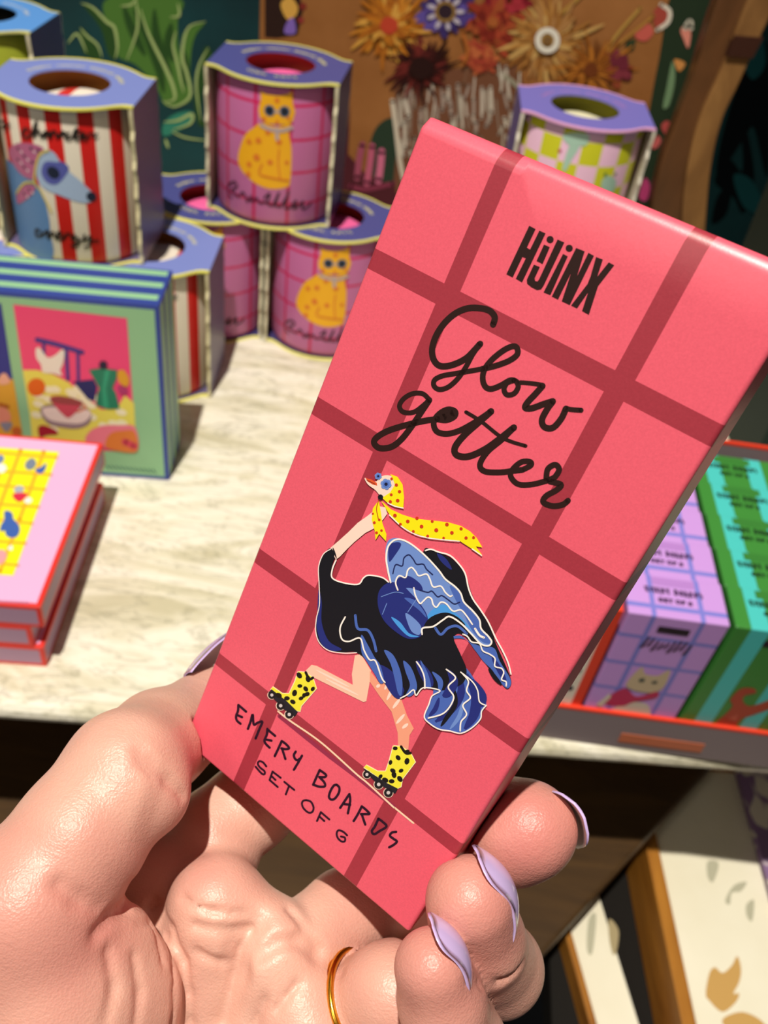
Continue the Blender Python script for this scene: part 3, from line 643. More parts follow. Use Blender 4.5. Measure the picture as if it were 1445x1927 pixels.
# ================================================================== green puzzle boxes standing upright
PZH, PZW, PZD, PYAW = 0.1615, 0.215, 0.0175, math.radians(6.5)
MG, MBL, MNV = flat('93c79a', .45, .35), flat('34489c', .45, .35), flat('2c2f66', .45, .35)
pc = np.array([-0.1785, 0.5645, TH])           # front right bottom corner
def make_puzzle():
    t = thing('puzzle_box', '', '')
    mb = MB(); mb.inset_box(-PZW, 0, 0, PZD, 0, PZH, 0.0036, MG, MBL); mb.build('carton', t, weld=True, bevel=.0007)
    mb = MB(); mb.box(-PZW+.001, -.0008, .0006, .0068, PZH+.0001, PZH+.0004, MBL); mb.build('blue_lid_edge', t); return t
pz = make_puzzle(); ca, sa = math.cos(PYAW), math.sin(PYAW)
for k, lb in enumerate(('front green puzzle box with blue edges and a pink picnic print', 'middle green puzzle box of the three standing in a row', 'rearmost green puzzle box of the three, against the striped cups')):
    t = pz if k == 0 else copy_tree(pz); o = k*(PZD+.0006)
    t.location = tuple(pc+np.array([-sa*o+0.0005*k, ca*o, 0])); t.rotation_euler = (0, 0, PYAW); tag(t, lb, 'puzzle box', 'green puzzle boxes')
pn = np.array([math.sin(PYAW), -math.cos(PYAW), 0.0]); ptm = mat4(pc, PYAW)
pr = Print(lambda x, y, l: onplane(x, y, pc+pn*(.00012*l+.0001), pn))
zp = Z(0, 520, .2076)
def pf(pts, hexc, l, sm=True): pr.fill(zp(pts), flat(hexc), l, sm)
def ps(pts, w, hexc, l): pr.stroke(zp(pts), w*.2076, flat(hexc), l)
pf([(120,255),(1150,380),(1235,1590),(305,1560),(300,1440),(205,850)], 'ef4a80', 1, False)
pf([(205,850),(330,850),(480,890),(620,960),(720,1050),(800,1130),(920,1210),(1060,1200),(1130,1080),(1215,1150),(1230,1470),(300,1560),(270,1260)], 'e9df62', 2, False)
g = random.Random(4)
for i in range(34):
    x = g.uniform(290, 1180); y = g.uniform(980, 1420)
    if y < 0.52*x+520 and x > 500: continue
    pr.dot(zp([(x, y)])[0], 6.5, flat('f6f0cf'), 3, 8, 1.7, .3)
pf([(660,955),(850,935),(880,1000),(860,1130),(800,1120)], '232a66', 3, False)
ps([(335,575),(520,620),(745,690)], 42, '4a3790', 3); ps([(395,600),(400,800)], 28, '4a3790', 3); ps([(600,660),(615,930)], 34, '4a3790', 3); ps([(705,690),(710,940)], 30, '4a3790', 3)
pf([(325,660),(360,650),(430,735),(500,715),(560,665),(585,690),(570,790),(545,850),(560,900),(480,880),(390,870),(370,800),(330,740)], 'efe6df', 4)
pr.dot(zp([(330,1005)])[0], 17, flat('e2691c'), 4)
pf([(365,1230),(390,1180),(480,1160),(640,1170),(790,1200),(830,1260),(800,1340),(700,1380),(560,1370),(430,1330)], '9c8590', 4); pf([(385,1225),(420,1190),(600,1190),(800,1215),(815,1270),(740,1330),(600,1330),(450,1300)], 'f1dcd9', 5)
pf([(455,1100),(560,1085),(735,1130),(730,1170),(690,1230),(630,1280),(590,1270),(510,1190)], 'd04e62', 6); ps([(735,1150),(775,1190),(700,1230)], 22, 'd88a6a', 5); pf([(460,1105),(560,1085),(735,1130),(730,1165),(600,1160),(475,1140)], '9c4a4c', 7)
pf([(805,850),(900,835),(1060,850),(1055,930),(1020,1010),(1050,1060),(1085,1200),(980,1205),(870,1170),(880,1060),(900,1020),(860,940)], '1f7f62', 6, False); pf([(950,850),(1000,850),(960,1020),(990,1200),(930,1190),(925,1020)], '2fa07c', 7, False); pr.dot(zp([(935,805)])[0], 8, flat('201c3c'), 7)
pf([(1065,870),(1120,850),(1170,930),(1150,1000),(1080,960)], 'e0a42c', 5); pf([(1065,1000),(1140,1010),(1160,1060),(1090,1070)], 'b03a72', 6)
pf([(345,1370),(400,1350),(500,1390),(520,1430),(420,1440),(360,1460)], 'a81e34', 5)
pf([(780,1500),(820,1400),(930,1355),(1080,1350),(1225,1370),(1238,1590),(1000,1560)], 'ee7f96', 5); pf([(960,1490),(1010,1420),(1110,1400),(1220,1410),(1236,1590),(980,1560)], 'e0803a', 6); ps([(1130,1500),(1220,1540)], 60, 'd8485c', 7)
pf([(-400,215),(10,245),(115,935),(-400,880)], '2f3590', 1, False); pf([(-400,880),(120,935),(205,1440),(-400,1440)], 'dca63a', 2, False)
pf([(0,900),(50,880),(90,960),(0,980)], 'eab09a', 3); pf([(-80,1200),(60,1200),(90,1310),(-80,1320)], 'e6917c', 3); pf([(0,1330),(110,1330),(60,1410)], '8c8a9c', 4); ps([(0,1160),(70,1180)], 30, 'b5622a', 4); pr.dot(zp([(150,1405)])[0], 9, flat('c4632c'), 4)
for i in range(11): ps([(965+i*42, 1715+i*4), (965+i*42+24, 1740+i*4)], 12, '4a7b74', 2)
pr.build('picnic_print', pz, ptm)['label'] = 'picnic scene with a pink wall, coffee pot and cup'

# ================================================================== pink lidded game boxes lying in a stack
GYAW = math.radians(5.4); GW, GD_, GH = 0.20, 0.166, 0.0193
MP, MR, MLV = flat('efb6e2', .4, .4), flat('e8342c', .4, .4), flat('b48fae', .45, .35)
def make_game():
    t = thing('game_box', '', '')
    mb = MB(); mb.inset_box(-GW, 0, 0, GD_, 0.0, GH, 0.0032, MLV, MR); o = mb.build('carton', t, weld=True, bevel=.0006)
    mb = MB(); mb.face([(-GW+.003, .003, GH+.0001), (-.003, .003, GH+.0001), (-.003, GD_-.003, GH+.0001), (-GW+.003, GD_-.003, GH+.0001)], MP); mb.build('pink_top', t)
    return t
gm = make_game(); gbase = np.array([-0.2045, 0.3635, TH])
for k, (dx, lb) in enumerate(((0.0, 'bottom pink and red game box of the stack of three'), (-0.0055, 'middle pink and red game box of the stack of three'), (0.0035, 'top pink game box with red edges and a yellow chequered print'))):
    t = gm if k == 2 else copy_tree(gm); t.location = tuple(gbase+np.array([dx, dx*.1, k*(GH+.0003)])); t.rotation_euler = (0, 0, GYAW); tag(t, lb, 'game box', 'stacked game boxes')
gz = TH+3*GH+.0006; gtm = mat4(gm.location, GYAW)
pr = Print(lambda x, y, l: P(x, y, gz-TH+.0002+.0001*l)); zq = Z(0, 820, .1557)
YEL, ORG, BLU, WHT, CRM, RD = flat('f7ef1a'), flat('f0b02c'), flat('3f63b4'), flat('eef0ee'), flat('e8a0a8'), flat('d62c4a')
def Q(pts): return zq(pts)
pr.fill(Q([(-900,75),(715,195),(160,1690),(-1200,1600)]), YEL, 1)
for a, b in (((250,170),(-60,1000)),((-60,1000),(-220,1500)),((530,190),(240,1000)),((240,1000),(0,1640)),((0,420),(-250,1100))): pr.stroke(Q([a, b]), 6.5, ORG, 2, smooth=False)
for a, b in (((-300,180),(690,262)),((-400,400),(620,470)),((-400,560),(545,650)),((-400,800),(470,860)),((-500,960),(390,1060)),((-500,1240),(310,1300)),((-500,1500),(220,1565))): pr.stroke(Q([a, b]), 4.5, ORG, 2, smooth=False)
pr.fill(Q([(300,350),(340,290),(400,270),(440,330),(400,400),(330,410)]), flat('77859c'), 3, True); pr.fill(Q([(420,410),(490,380),(560,330),(540,420),(480,460)]), BLU, 3, True)
pr.fill(Q([(-60,260),(20,230),(50,280),(10,330),(-60,340)]), flat('6f86b8'), 3, True); pr.fill(Q([(-60,350),(40,340),(80,400),(20,450),(-60,420)]), WHT, 3, True)
pr.fill(Q([(170,640),(230,600),(290,630),(260,690),(190,690)]), flat('a7b0c0'), 3, True); pr.fill(Q([(160,700),(320,690),(310,740),(240,800),(170,760)]), RD, 4, True); pr.fill(Q([(290,790),(340,740),(390,780),(340,820)]), WHT, 3, True)
pr.fill(Q([(50,920),(100,905),(150,940),(160,1000),(215,1060),(240,1130),(210,1210),(140,1235),(70,1200),(60,1150),(0,1150),(10,1080),(50,1010)]), BLU, 4, True)
pr.fill(Q([(-40,1400),(40,1380),(80,1440),(40,1530),(-60,1560)]), CRM, 3, True); pr.fill(Q([(90,1370),(140,1320),(150,1380)]), WHT, 3, True)
for i in range(10): pr.stroke(Q([(-60+i*42, 2000+i*2), (-60+i*42+26, 2002+i*2)]), 3.4, flat('e58ab0'), 2)
pr.build('chequered_print', gm, gtm)['label'] = 'yellow chequered print with small blue and red figures'

# ================================================================== display tray of small nail file boxes
TX0, TX1, TY0, TY1, TYW = 0.079, 0.352, 0.3655, 0.5375, math.radians(1.0)
tr = thing('display_tray', 'lavender grey display tray with red rim holding rows of emery board boxes', 'tray', (TX0, TY0, TH), TYW); trm = mat4((TX0, TY0, TH), TYW)
MT, MRD = flat('85777c', .45, .35), flat('e8432c', .45, .35); w = .0022
def walls(x0, x1, y0, y1, z1, nm):
    mb = MB(); mb.box(x0, x1, y0, y1, 0.0025, z1-.0022, MT); o = mb.build(nm, tr)
    mb = MB(); mb.box(x0-.0002, x1+.0002, y0-.0002, y1+.0002, z1-.0022, z1, MRD); r = mb.build('red_rim', o)
TL_, TW_ = TX1-TX0, TY1-TY0
mb = MB(); mb.box(0, TL_, 0, TW_, 0, .0025, MT); mb.build('tray_floor', tr)
walls(0, TL_, 0, w, .0355, 'front_wall'); walls(0, w, w, TW_-w, .0355, 'side_wall'); walls(TL_-w, TL_, w, TW_-w, .0355, 'side_wall'); walls(0, TL_, TW_-w, TW_, .1365, 'back_wall')
mb = MB(); mb.box(.095, .150, -.0006, -.0001, .007, .016, flat('c06a4a')); mb.build('orange_mark', tr)
BW, BT, BH = 0.0585, 0.0325, 0.1275
E_STROKES = None
# ================================================================== the pink emery board box held in the hand
def camv(px, py, d): return np.array([(px-CX)/F*d, (py-CY)/F*d, d])
HN = np.array([0.4886, -0.2061, 0.8478]); HN /= np.linalg.norm(HN)
HD0 = HN @ np.array([-0.0426, 0.0484, 0.1932])
def face_pt(px, py, l=0.0):
    r = np.array([(px-CX)/F, (py-CY)/F, 1.0]); return r*((HD0-l)/(HN@r))
IMG = {'tl': (790, 238), 'tr': (1518, 554), 'br': (768, 1757), 'bl': (345, 1395)}
KC = {k: face_pt(*v) for k, v in IMG.items()}
def homog(src, dst):
    A = []
    for (x, y), (u, v) in zip(src, dst):
        A.append([x, y, 1, 0, 0, 0, -u*x, -u*y, -u]); A.append([0, 0, 0, x, y, 1, -v*x, -v*y, -v])
    return np.linalg.svd(np.array(A, float))[2][-1].reshape(3, 3)
UVC = [(0, 0), (1, 0), (1, 1), (0, 1)]
H_uv2px = homog(UVC, [IMG['bl'], IMG['br'], IMG['tr'], IMG['tl']]); H_px2uv = np.linalg.inv(H_uv2px)
def uv2px(u, v): q = H_uv2px @ np.array([u, v, 1.0]); return q[:2]/q[2]
def px2uv(x, y): q = H_px2uv @ np.array([x, y, 1.0]); return q[:2]/q[2]
def c2w(c): return CAM + B@np.asarray(c)
T_BOX = 0.017
UPV = (KC['tl']-KC['bl'])/np.linalg.norm(KC['tl']-KC['bl']); ACR = (KC['tr']-KC['tl'])/np.linalg.norm(KC['tr']-KC['tl'])
def back_pt(u, v):
    c = face_pt(*uv2px(u, v)); return c + HN*T_BOX
def carton_material(name, base, band):
    m = N(name); uv = m.n('ShaderNodeUVMap'); uv.uv_map = 'face'; s = m.n('ShaderNodeSeparateXYZ'); m.l(uv.outputs[0], s.inputs[0])
    U, V = s.outputs[0], s.outputs[1]
    def band_at(x, lo, hi): return m.math('MULTIPLY', m.math('GREATER_THAN', x, lo), m.math('LESS_THAN', x, hi))
    sk = m.math('MULTIPLY', m.math('SUBTRACT', 1.0, V), 0.0)
    Us = m.math('ADD', U, m.math('MULTIPLY', m.math('SUBTRACT', V, 1.0), 0.012))
    k = None
    for x, lo, hi in ((Us, .2285, .2785), (Us, .7215, .7745), (V, .8275, .8535), (V, .6205, .6465), (V, .3715, .3965), (V, .1725, .1955)):
        q = band_at(x, lo, hi); k = q if k is None else m.math('MAXIMUM', k, q)
    g = m.noise(m.obj(), 2600.0, 2, 0.7); g2 = m.noise(m.obj(), 900.0, 2)
    c = m.mix(k, lin(base), lin(band)); m.col(m.mix(m.math('MULTIPLY', g, 0.26), c, (0.02, 0.0, 0.0, 1)))
    m.bump(m.math('ADD', g, g2), 0.10, 0.0001); return m.fin(0.36, 0.5)
M_CARTON = carton_material('pink_windowpane_card', 'f5647a', 'ac3848')
hb_loc = Vector(c2w(KC['bl'])); hb = thing('emery_board_box', 'large pink emery board box with a red grid held upright in the hand', 'box', hb_loc, 0.0, 'emery board boxes'); hbm = mat4(hb_loc)
def build_carton():
    nu, nv = 10, 20; vs = []; uvs = []; fs = []
    for b in (0, 1):
        for j in range(nv+1):
            for i in range(nu+1):
                u, v = i/nu, j/nv; vs.append(Vector(c2w(face_pt(*uv2px(u, v)) if b == 0 else back_pt(u, v))))
    for i in range(nu+1): vs.append(Vector(c2w(face_pt(*uv2px(i/nu, 1.0))+HN*0.0017+UPV*(0.0019+0.0005*i/nu))))
    K = (nu+1)*(nv+1); ix = lambda b, i, j: b*K+j*(nu+1)+i
    fu = []
    tv = T_BOX/0.13; tu = T_BOX/0.061
    for j in range(nv):
        for i in range(nu):
            fs.append((ix(0,i,j), ix(0,i+1,j), ix(0,i+1,j+1), ix(0,i,j+1))); fu.append([(i/nu,j/nv),((i+1)/nu,j/nv),((i+1)/nu,(j+1)/nv),(i/nu,(j+1)/nv)])
            fs.append((ix(1,i,j), ix(1,i,j+1), ix(1,i+1,j+1), ix(1,i+1,j))); fu.append([(i/nu,j/nv),(i/nu,(j+1)/nv),((i+1)/nu,(j+1)/nv),((i+1)/nu,j/nv)])
    for i in range(nu):
        a, b = i/nu, (i+1)/nu
        r0, r1 = 2*K+i, 2*K+i+1                  # the tucked top flap stands a little proud of the front edge
        fs.append((ix(0,i,nv), ix(0,i+1,nv), r1, r0)); fu.append([(a,1),(b,1),(b,1.015),(a,1.015)])
        fs.append((r0, r1, ix(1,i+1,nv), ix(1,i,nv))); fu.append([(a,1.015),(b,1.015),(b,1+tv),(a,1+tv)])
        fs.append((ix(0,i+1,0), ix(0,i,0), ix(1,i,0), ix(1,i+1,0))); fu.append([(b,0),(a,0),(a,-tv),(b,-tv)])
    for j in range(nv):
        a, b = j/nv, (j+1)/nv
        if j == nv-1:
            for e, q in ((nu, 1), (0, -1)):
                w_ = (ix(0,e,nv), ix(1,e,nv), 2*K+e); fs.append(w_ if q > 0 else w_[::-1]); fu.append([(0.5,1.0)]*3)
        fs.append((ix(0,nu,j), ix(1,nu,j), ix(1,nu,j+1), ix(0,nu,j+1))); fu.append([(1,a),(1+tu,a),(1+tu,b),(1,b)])
        fs.append((ix(1,0,j), ix(0,0,j), ix(0,0,j+1), ix(1,0,j+1))); fu.append([(-tu,a),(0,a),(0,b),(-tu,b)])
    me = bpy.data.meshes.new('carton'); me.from_pydata([tuple(v) for v in vs], [], fs); me.materials.append(M_CARTON)
    lay = me.uv_layers.new(name='face'); li = 0
    for p, q in zip(me.polygons, fu):
        for k in range(len(q)): lay.data[p.loop_start+k].uv = q[k]
    me.transform(hbm.inverted()); o = bpy.data.objects.new('carton', me); COL.objects.link(o); o.parent = hb
    md = o.modifiers.new('bevel', 'BEVEL'); md.width = 0.0008; md.segments = 3; md.limit_method = 'ANGLE'; md.angle_limit = math.radians(40)
    for p in me.polygons: p.use_smooth = True
    md2 = o.modifiers.new('wn', 'WEIGHTED_NORMAL'); md2.keep_sharp = True
    return o
build_carton()
pmap = lambda x, y, l: c2w(face_pt(x, y, .00003+.00002*l))
INK = flat('2a1614', .55, .25); INK2 = flat('2a1026', .55, .25)
# ---- logo
pr = Print(pmap); zi = Z(940, 410, .15917)
for pl in ([(350,92),(425,132),(155,703),(80,665)], [(470,150),(543,183),(265,762),(192,718)], [(318,350),(395,395),(350,490),(240,450)], [(525,315),(593,345),(508,545),(437,508)],
           [(685,255),(765,290),(520,800),(490,845),(440,852),(370,815),(325,775),(322,730),(405,553),(475,580),(415,710),(420,745),(445,752),(465,730)], [(750,425),(805,455),(600,912),(520,880)],
           [(905,355),(1005,395),(915,690),(1050,412),(1115,448),(830,1030),(735,985),(845,650),(690,965),(617,928)], [(1140,462),(1220,492),(1155,695),(1290,525),(1355,560),(1165,805),(1055,1145),(975,1100),(1045,880),(915,1070),(845,1035),(1040,780),(1075,690)]):
    pr.fill(zi(pl), INK, 1)
for c in ((597,255),(823,358)): pr.dot(zi([c])[0], 6.7, INK, 1, 18)
pr.build('logo_lettering', hb, hbm)['label'] = 'black block capitals near the top edge'
# ---- title
pr = Print(pmap); zg = Z(790, 560, .22145); zh = Z(690, 720, .2768)
for pts, w in (([(622,228),(636,165),(590,110),(500,88),(400,92),(300,135),(210,215),(140,320),(105,430),(115,520),(160,575),(230,582),(320,555),(400,510),(460,450),(512,392)],12),
          ([(512,392),(450,480),(390,590),(320,690),(240,760),(165,780),(120,750),(125,700),(190,665),(300,645),(420,625),(530,605)],9.5), ([(530,605),(640,580),(760,535),(828,480),(820,420),(770,418),(690,462),(600,540),(545,620),(535,700),(560,760),(610,775),(690,745),(760,705),(800,703)],11),
          ([(800,703),(740,725),(715,780),(740,825),(800,815),(835,760),(822,715),(800,703)],10), ([(825,725),(870,722),(960,730),(1040,742)],8.5), ([(1042,750),(980,820),(915,890),(895,935),(950,940),(1050,905),(1130,880)],12), ([(1130,882),(1080,950),(1037,1040),(1060,1100),(1130,1105),(1200,1030),(1240,945)],12), ([(1240,938),(1280,950),(1370,957)],9.5)):
    pr.stroke(zg(pts), w, INK, 1)
for pts, w in (([(425,115),(380,75),(310,75),(250,110),(222,160),(250,200),(320,200),(390,150),(425,115)],9), ([(425,118),(370,200),(310,290),(240,380),(170,435),(90,445),(50,410),(70,370),(150,325),(280,285),(400,258),(480,248)],11.5),
          ([(480,248),(540,255),(595,230),(600,195),(550,182),(490,215),(455,270),(475,330),(540,348),(620,330),(700,290),(780,240),(845,195)],11), ([(520,235),(590,205)],14), ([(845,195),(760,270),(660,360),(600,440),(612,492),(690,502),(800,455),(900,385),(1000,305)],12.5),
          ([(995,310),(920,385),(820,470),(770,555),(800,602),(900,610),(990,600),(1060,592)],11), ([(675,200),(780,265),(900,360),(980,400),(1080,430)],7), ([(1060,592),(1115,562),(1110,538),(1050,540),(990,592),(980,640),(1030,690),(1120,692),(1220,668)],10.5),
          ([(1220,668),(1230,590),(1280,558),(1308,590),(1280,640),(1240,668),(1320,692),(1290,730),(1220,770),(1200,812),(1260,838),(1330,830),(1368,802)],11)):
    pr.stroke(zh(pts), w, INK, 1)
pr.build('title_lettering', hb, hbm)['label'] = 'black brush script words'
# ---- caption (the same strokes are printed on the ends of the small boxes in the tray)
CAPTION = []
ze, zf_ = Z(420, 1310, .1384), Z(560, 1420, .14533)
for zz_, w, lst in ((ze, 4.6, ([(205,120),(200,200),(175,270),(185,330),(235,375)], [(205,120),(310,210)], [(195,260),(255,285)], [(335,445),(370,350),(400,250),(415,385),(470,360),(530,350),(490,450),(440,575)], [(600,445),(590,530),(560,600),(580,650),(630,700)], [(610,460),(705,540)], [(580,590),(655,605)],
        [(795,610),(750,710),(700,815)], [(795,610),(850,650),(895,705),(850,720),(790,710)], [(800,715),(845,855)], [(985,755),(960,800),(975,850),(1010,870),(1040,850)], [(1070,810),(1020,900),(960,1000)])),
        (ze, 3.8, ([(585,955),(540,900),(490,885),(470,920),(500,970),(560,1020),(560,1060),(520,1050),(440,960)], [(670,1025),(630,1140)], [(630,1140),(740,1235)], [(670,1025),(780,1110)], [(650,1080),(710,1140)], [(830,1165),(965,1275)], [(895,1220),(850,1335)])),
        (zf_, 4.6, ([(285,200),(240,300),(200,390)], [(285,200),(365,260),(350,290),(280,290)], [(280,290),(345,360),(350,410),(280,415),(205,390)], [(505,390),(540,430),(530,500),(480,570),(430,580),(405,540),(430,460),(470,400),(505,390)], [(550,690),(610,600),(670,510)], [(670,510),(680,600),(650,760)], [(600,640),(680,650)],
        [(830,670),(780,770),(725,860)], [(830,670),(880,710),(930,765),(880,770),(820,770)], [(830,775),(875,905)], [(1045,830),(1000,930),(960,990),(990,1030),(1060,990),(1150,930),(1100,870),(1045,830)], [(1275,1000),(1220,1010),(1195,1050),(1240,1090),(1285,1125),(1240,1170),(1185,1200)])),
        (zf_, 3.8, ([(110,590),(170,610),(205,680),(190,740),(140,750),(80,700),(55,640),(70,600),(110,590)], [(300,745),(250,860)], [(300,745),(410,840)], [(280,800),(345,860)], [(640,1045),(590,1000),(530,980),(505,1020),(520,1080),(570,1125),(610,1120),(610,1075),(560,1060)]))):
    for pts in lst: CAPTION.append((zz_(pts), w))
pr = Print(pmap)
for pts, w in CAPTION: pr.stroke(pts, w, INK2, 1)
pr.build('caption_lettering', hb, hbm)['label'] = 'dark hand lettered capitals near the bottom edge'
# ---- ostrich
pr = Print(pmap); A2, ZB, ZC, ZD = Z(480, 860, .346), Z(680, 990, .20761), Z(500, 880, .17301), Z(480, 1220, .22145)
BLK, NAVY, BL1, BL2, BL3, WHI = flat('17171f', .5, .3), flat('262f7c', .5, .3), flat('4a68ba', .5, .3), flat('6f8fd4', .5, .3), flat('4a9be8', .5, .3), flat('fdf3ee', .5, .3)
PNK, PNK2, PNK3, YLW, REDD, ORA = flat('fbd9cb', .5, .3), flat('f8c6ae', .5, .3), flat('f0a184', .5, .3), flat('f3e613', .5, .3), flat('cf3a1c', .5, .3), flat('e3582c', .5, .3)
BOOT, DKG = flat('efe63c', .5, .3), flat('23242c', .5, .3)
# skating line
pr.stroke(ZD([(205,575),(440,765),(640,925),(860,1090),(990,1195),(1180,1345)]), 7, flat('96304e', .5, .3), 1, smooth=False)
pr.stroke(ZD([(195,535),(300,618),(560,800),(860,1068),(960,1150),(1165,1340)])+[(745,1522),(778,1549)], 3.2, flat('fbd5b8', .5, .3), 2)
# legs
pr.fill(ZD([(430,190),(480,140),(525,150),(830,310),(822,220),(848,60),(900,50),(985,190),(975,280),(945,450),(920,457),(500,250),(480,260)]), PNK2, 3)
for a, b in (((520,185),(800,330)),((600,260),(880,400))): pr.stroke(ZD([a, b]), 4, PNK, 4, taper=True)
pr.fill(ZD([(975,190),(1060,300),(1140,225),(1200,300),(1230,400),(1255,470),(1290,570),(1348,682),(1312,740),(1300,880),(1215,840),(1212,720),(1160,540),(1060,410),(975,285)]), PNK3, 3)
for a, b in (((1150,270),(1100,350)),((1190,300),(1120,440)),((1230,430),(1170,510)),((1270,560),(1200,640)),((1060,310),(1030,330)),((1300,640),(1250,680))): pr.stroke(ZD([a, b]), 6, PNK, 4, taper=True)
# boots
for bt, ch, wh, sp_ in (([(365,200),(430,205),(490,250),(520,340),(390,490),(382,535),(320,520),(260,470),(210,430),(135,345),(150,328),(230,385),(290,385),(340,280)], [(112,375),(140,348),(270,450),(362,540),(335,580),(230,510)], ((142,397,33),(217,488,36),(290,562,36)), ((380,320),(430,345),(335,380),(390,425),(320,455),(450,260),(490,345),(270,425),(375,230),(415,400),(440,390),(200,400))),
                       ([(1175,830),(1240,835),(1320,890),(1360,965),(1250,1110),(1238,1175),(1200,1195),(1120,1140),(1030,1085),(925,1010),(945,993),(1040,1045),(1110,1045),(1140,960)], [(918,1025),(940,1030),(1010,1075),(1120,1145),(1212,1192),(1190,1235),(1020,1135)], ((950,1072,33),(1050,1157,38),(1132,1227,38)), ((1190,850),(1215,930),(1290,960),(1240,1040),(1170,1040),(1180,1075),(1065,1090),(1160,1130),(1230,1110),(1150,970),(1290,880),(1105,1120)))):
    pr.stroke(ZD(bt+bt[:1]), 3.0, flat('fbf0c0', .5, .3), 4, smooth=False); pr.fill(ZD(bt), BOOT, 5); pr.fill(ZD(ch), DKG, 6)
    for i, (x, y) in enumerate(sp_): pr.dot(ZD([(x, y)])[0], 3.6+(i*7 % 3)*.6, flat('191712', .5, .3), 6, 9, 1.35, i*.9)
    pr.stroke(ZD([bt[1], ((bt[1][0]+bt[2][0])/2, bt[1][1]+55), bt[2]]), 5, flat('191712', .5, .3), 7)
    for x, y, r in wh:
        c = ZD([(x, y)])[0]; pr.dot(c, (r+6)*.2215, flat('f3d6c4', .5, .3), 4); pr.dot(c, r*.2215, flat('1d1c20', .5, .3), 7); pr.dot(c, r*.09, flat('cfc6c8', .5, .3), 8)
# wing at the back
pr.fill(A2([(915,512),(960,502),(1010,520),(1060,545),(1110,592),(1150,660),(1178,745),(1220,830),(1272,920),(1312,1020),(1352,1110),(1385,1190),(1393,1235),(1370,1262),(1330,1222),(1290,1172),(1250,1120),(1200,1050),(1150,985),(1100,960),(1050,1000),(950,1010),(880,900),(900,700)]), BLK, 5, True)
pr.fill(A2([(1040,990),(1110,970),(1160,1000),(1230,1030),(1300,1040),(1330,1110),(1385,1200),(1390,1240),(1368,1258),(1325,1215),(1290,1160),(1240,1110),(1195,1050),(1140,990)]), BL1, 6, True)
pr.fill(A2([(990,520),(1040,555),(1070,610),(1045,600),(1005,560)]), NAVY, 6, True)
pr.stroke(A2([(1290,1090),(1330,1160),(1365,1225)]), 10, NAVY, 7, taper=True); pr.stroke(A2([(1270,1150),(1305,1200),(1340,1240)]), 8, BLK, 7, taper=True)
# tail
pr.fill(A2([(985,1200),(965,1300),(945,1345),(922,1405),(940,1445),(1000,1478),(1060,1490),(1120,1502),(1180,1472),(1225,1422),(1232,1382),(1257,1345),(1242,1280),(1200,1220),(1150,1150),(1080,1100)]), BL1, 5, True)
for q, m_, w in (([(1100,1160),(1120,1280),(1060,1380),(980,1440)], NAVY, 16), ([(1150,1180),(1200,1300),(1190,1400),(1140,1480)], NAVY, 20), ([(1080,1250),(1090,1340),(1040,1420),(1010,1465)], BLK, 9), ([(1180,1210),(1235,1300),(1230,1360)], NAVY, 16), ([(1000,1310),(980,1370),(945,1410)], NAVY, 9), ([(1130,1330),(1110,1410),(1060,1480)], BL2, 8)):
    pr.stroke(A2(q), w, m_, 6, taper=True)
# body
pr.fill(A2([(410,497),(380,520),(352,565),(342,620),(348,690),(350,800),(335,870),(330,920),(340,985),(370,1030),(420,1055),(480,1062),(540,1060),(590,1090),(640,1150),(690,1228),(735,1190),(790,1310),(830,1292),(862,1268),(878,1292),(915,1255),(960,1260),(1010,1270),(1060,1260),(1130,1230),(1150,1160),(1120,1080),(1085,1005),(1060,940),(930,880),(740,690),(690,655),(620,643),(590,658),(560,690),(500,688),(440,672),(418,655),(414,610),(428,560),(438,540)]), BLK, 7, True)
pr.fill(A2([(345,720),(362,790),(362,900),(400,1000),(470,1045),(420,1054),(362,1018),(335,930),(338,860)]), NAVY, 8, True)
for q, m_, w in (([(650,1130),(720,1190),(780,1280),(800,1300)], NAVY, 26), ([(880,1110),(930,1190),(960,1250)], NAVY, 20), ([(1050,1160),(1080,1220),(1050,1280),(1020,1300)], NAVY, 18)): pr.stroke(A2(q), w, m_, 8, taper=True)
for q in ([(205,1125),(285,1165),(345,1290),(372,1420),(362,1535),(330,1510),(300,1380),(265,1250)], [(380,1220),(445,1275),(490,1380),(502,1475),(450,1541),(405,1530),(440,1440),(400,1320)], [(535,1215),(600,1330),(632,1460),(585,1462),(560,1330)], [(0,985),(60,1080),(120,1190),(170,1260),(205,1400),(170,1425),(120,1340),(50,1230),(0,1140)], [(640,1320),(720,1370),(740,1440),(700,1530),(690,1420)]):
    pr.fill(ZB(q), BL1, 9, True)
pr.stroke(A2([(545,862),(558,932),(612,942),(642,992),(658,1055)]), 5, BL1, 9); pr.stroke(A2([(980,930),(1010,965),(1050,930),(1100,920),(1150,960)]), 5, BL1, 9)
# front wing
pr.fill(ZB([(262,520),(242,420),(222,300),(220,200),(250,125),(320,108),(400,130),(470,180),(560,250),(640,330),(720,430),(800,510),(885,575),(930,680),(1000,760),(1060,830),(1085,920),(1150,1000),(1182,1050),(1150,1085),(1080,1062),(1000,980),(900,880),(800,820),(700,800),(600,860),(560,930),(480,1000),(330,960),(230,870),(180,760),(160,650),(190,560)]), BL2, 10, True)
pr.fill(ZB([(800,540),(880,600),(930,700),(1000,780),(1070,860),(1090,940),(1160,1010),(1175,1060),(1100,1050),(1000,940),(930,800),(860,680)]), BL1, 11, True)
pr.fill(ZB([(250,180),(320,145),(360,170),(300,270),(250,320)]), NAVY, 11, True)
pr.fill(ZB([(590,830),(640,760),(740,710),(820,760),(900,830),(1000,940),(940,900),(800,800),(700,790),(620,850)]), BL3, 11, True)
pr.fill(ZB([(600,850),(680,800),(780,785),(880,830),(940,900),(800,822),(700,860),(620,915),(560,930)]), BLK, 12, True)
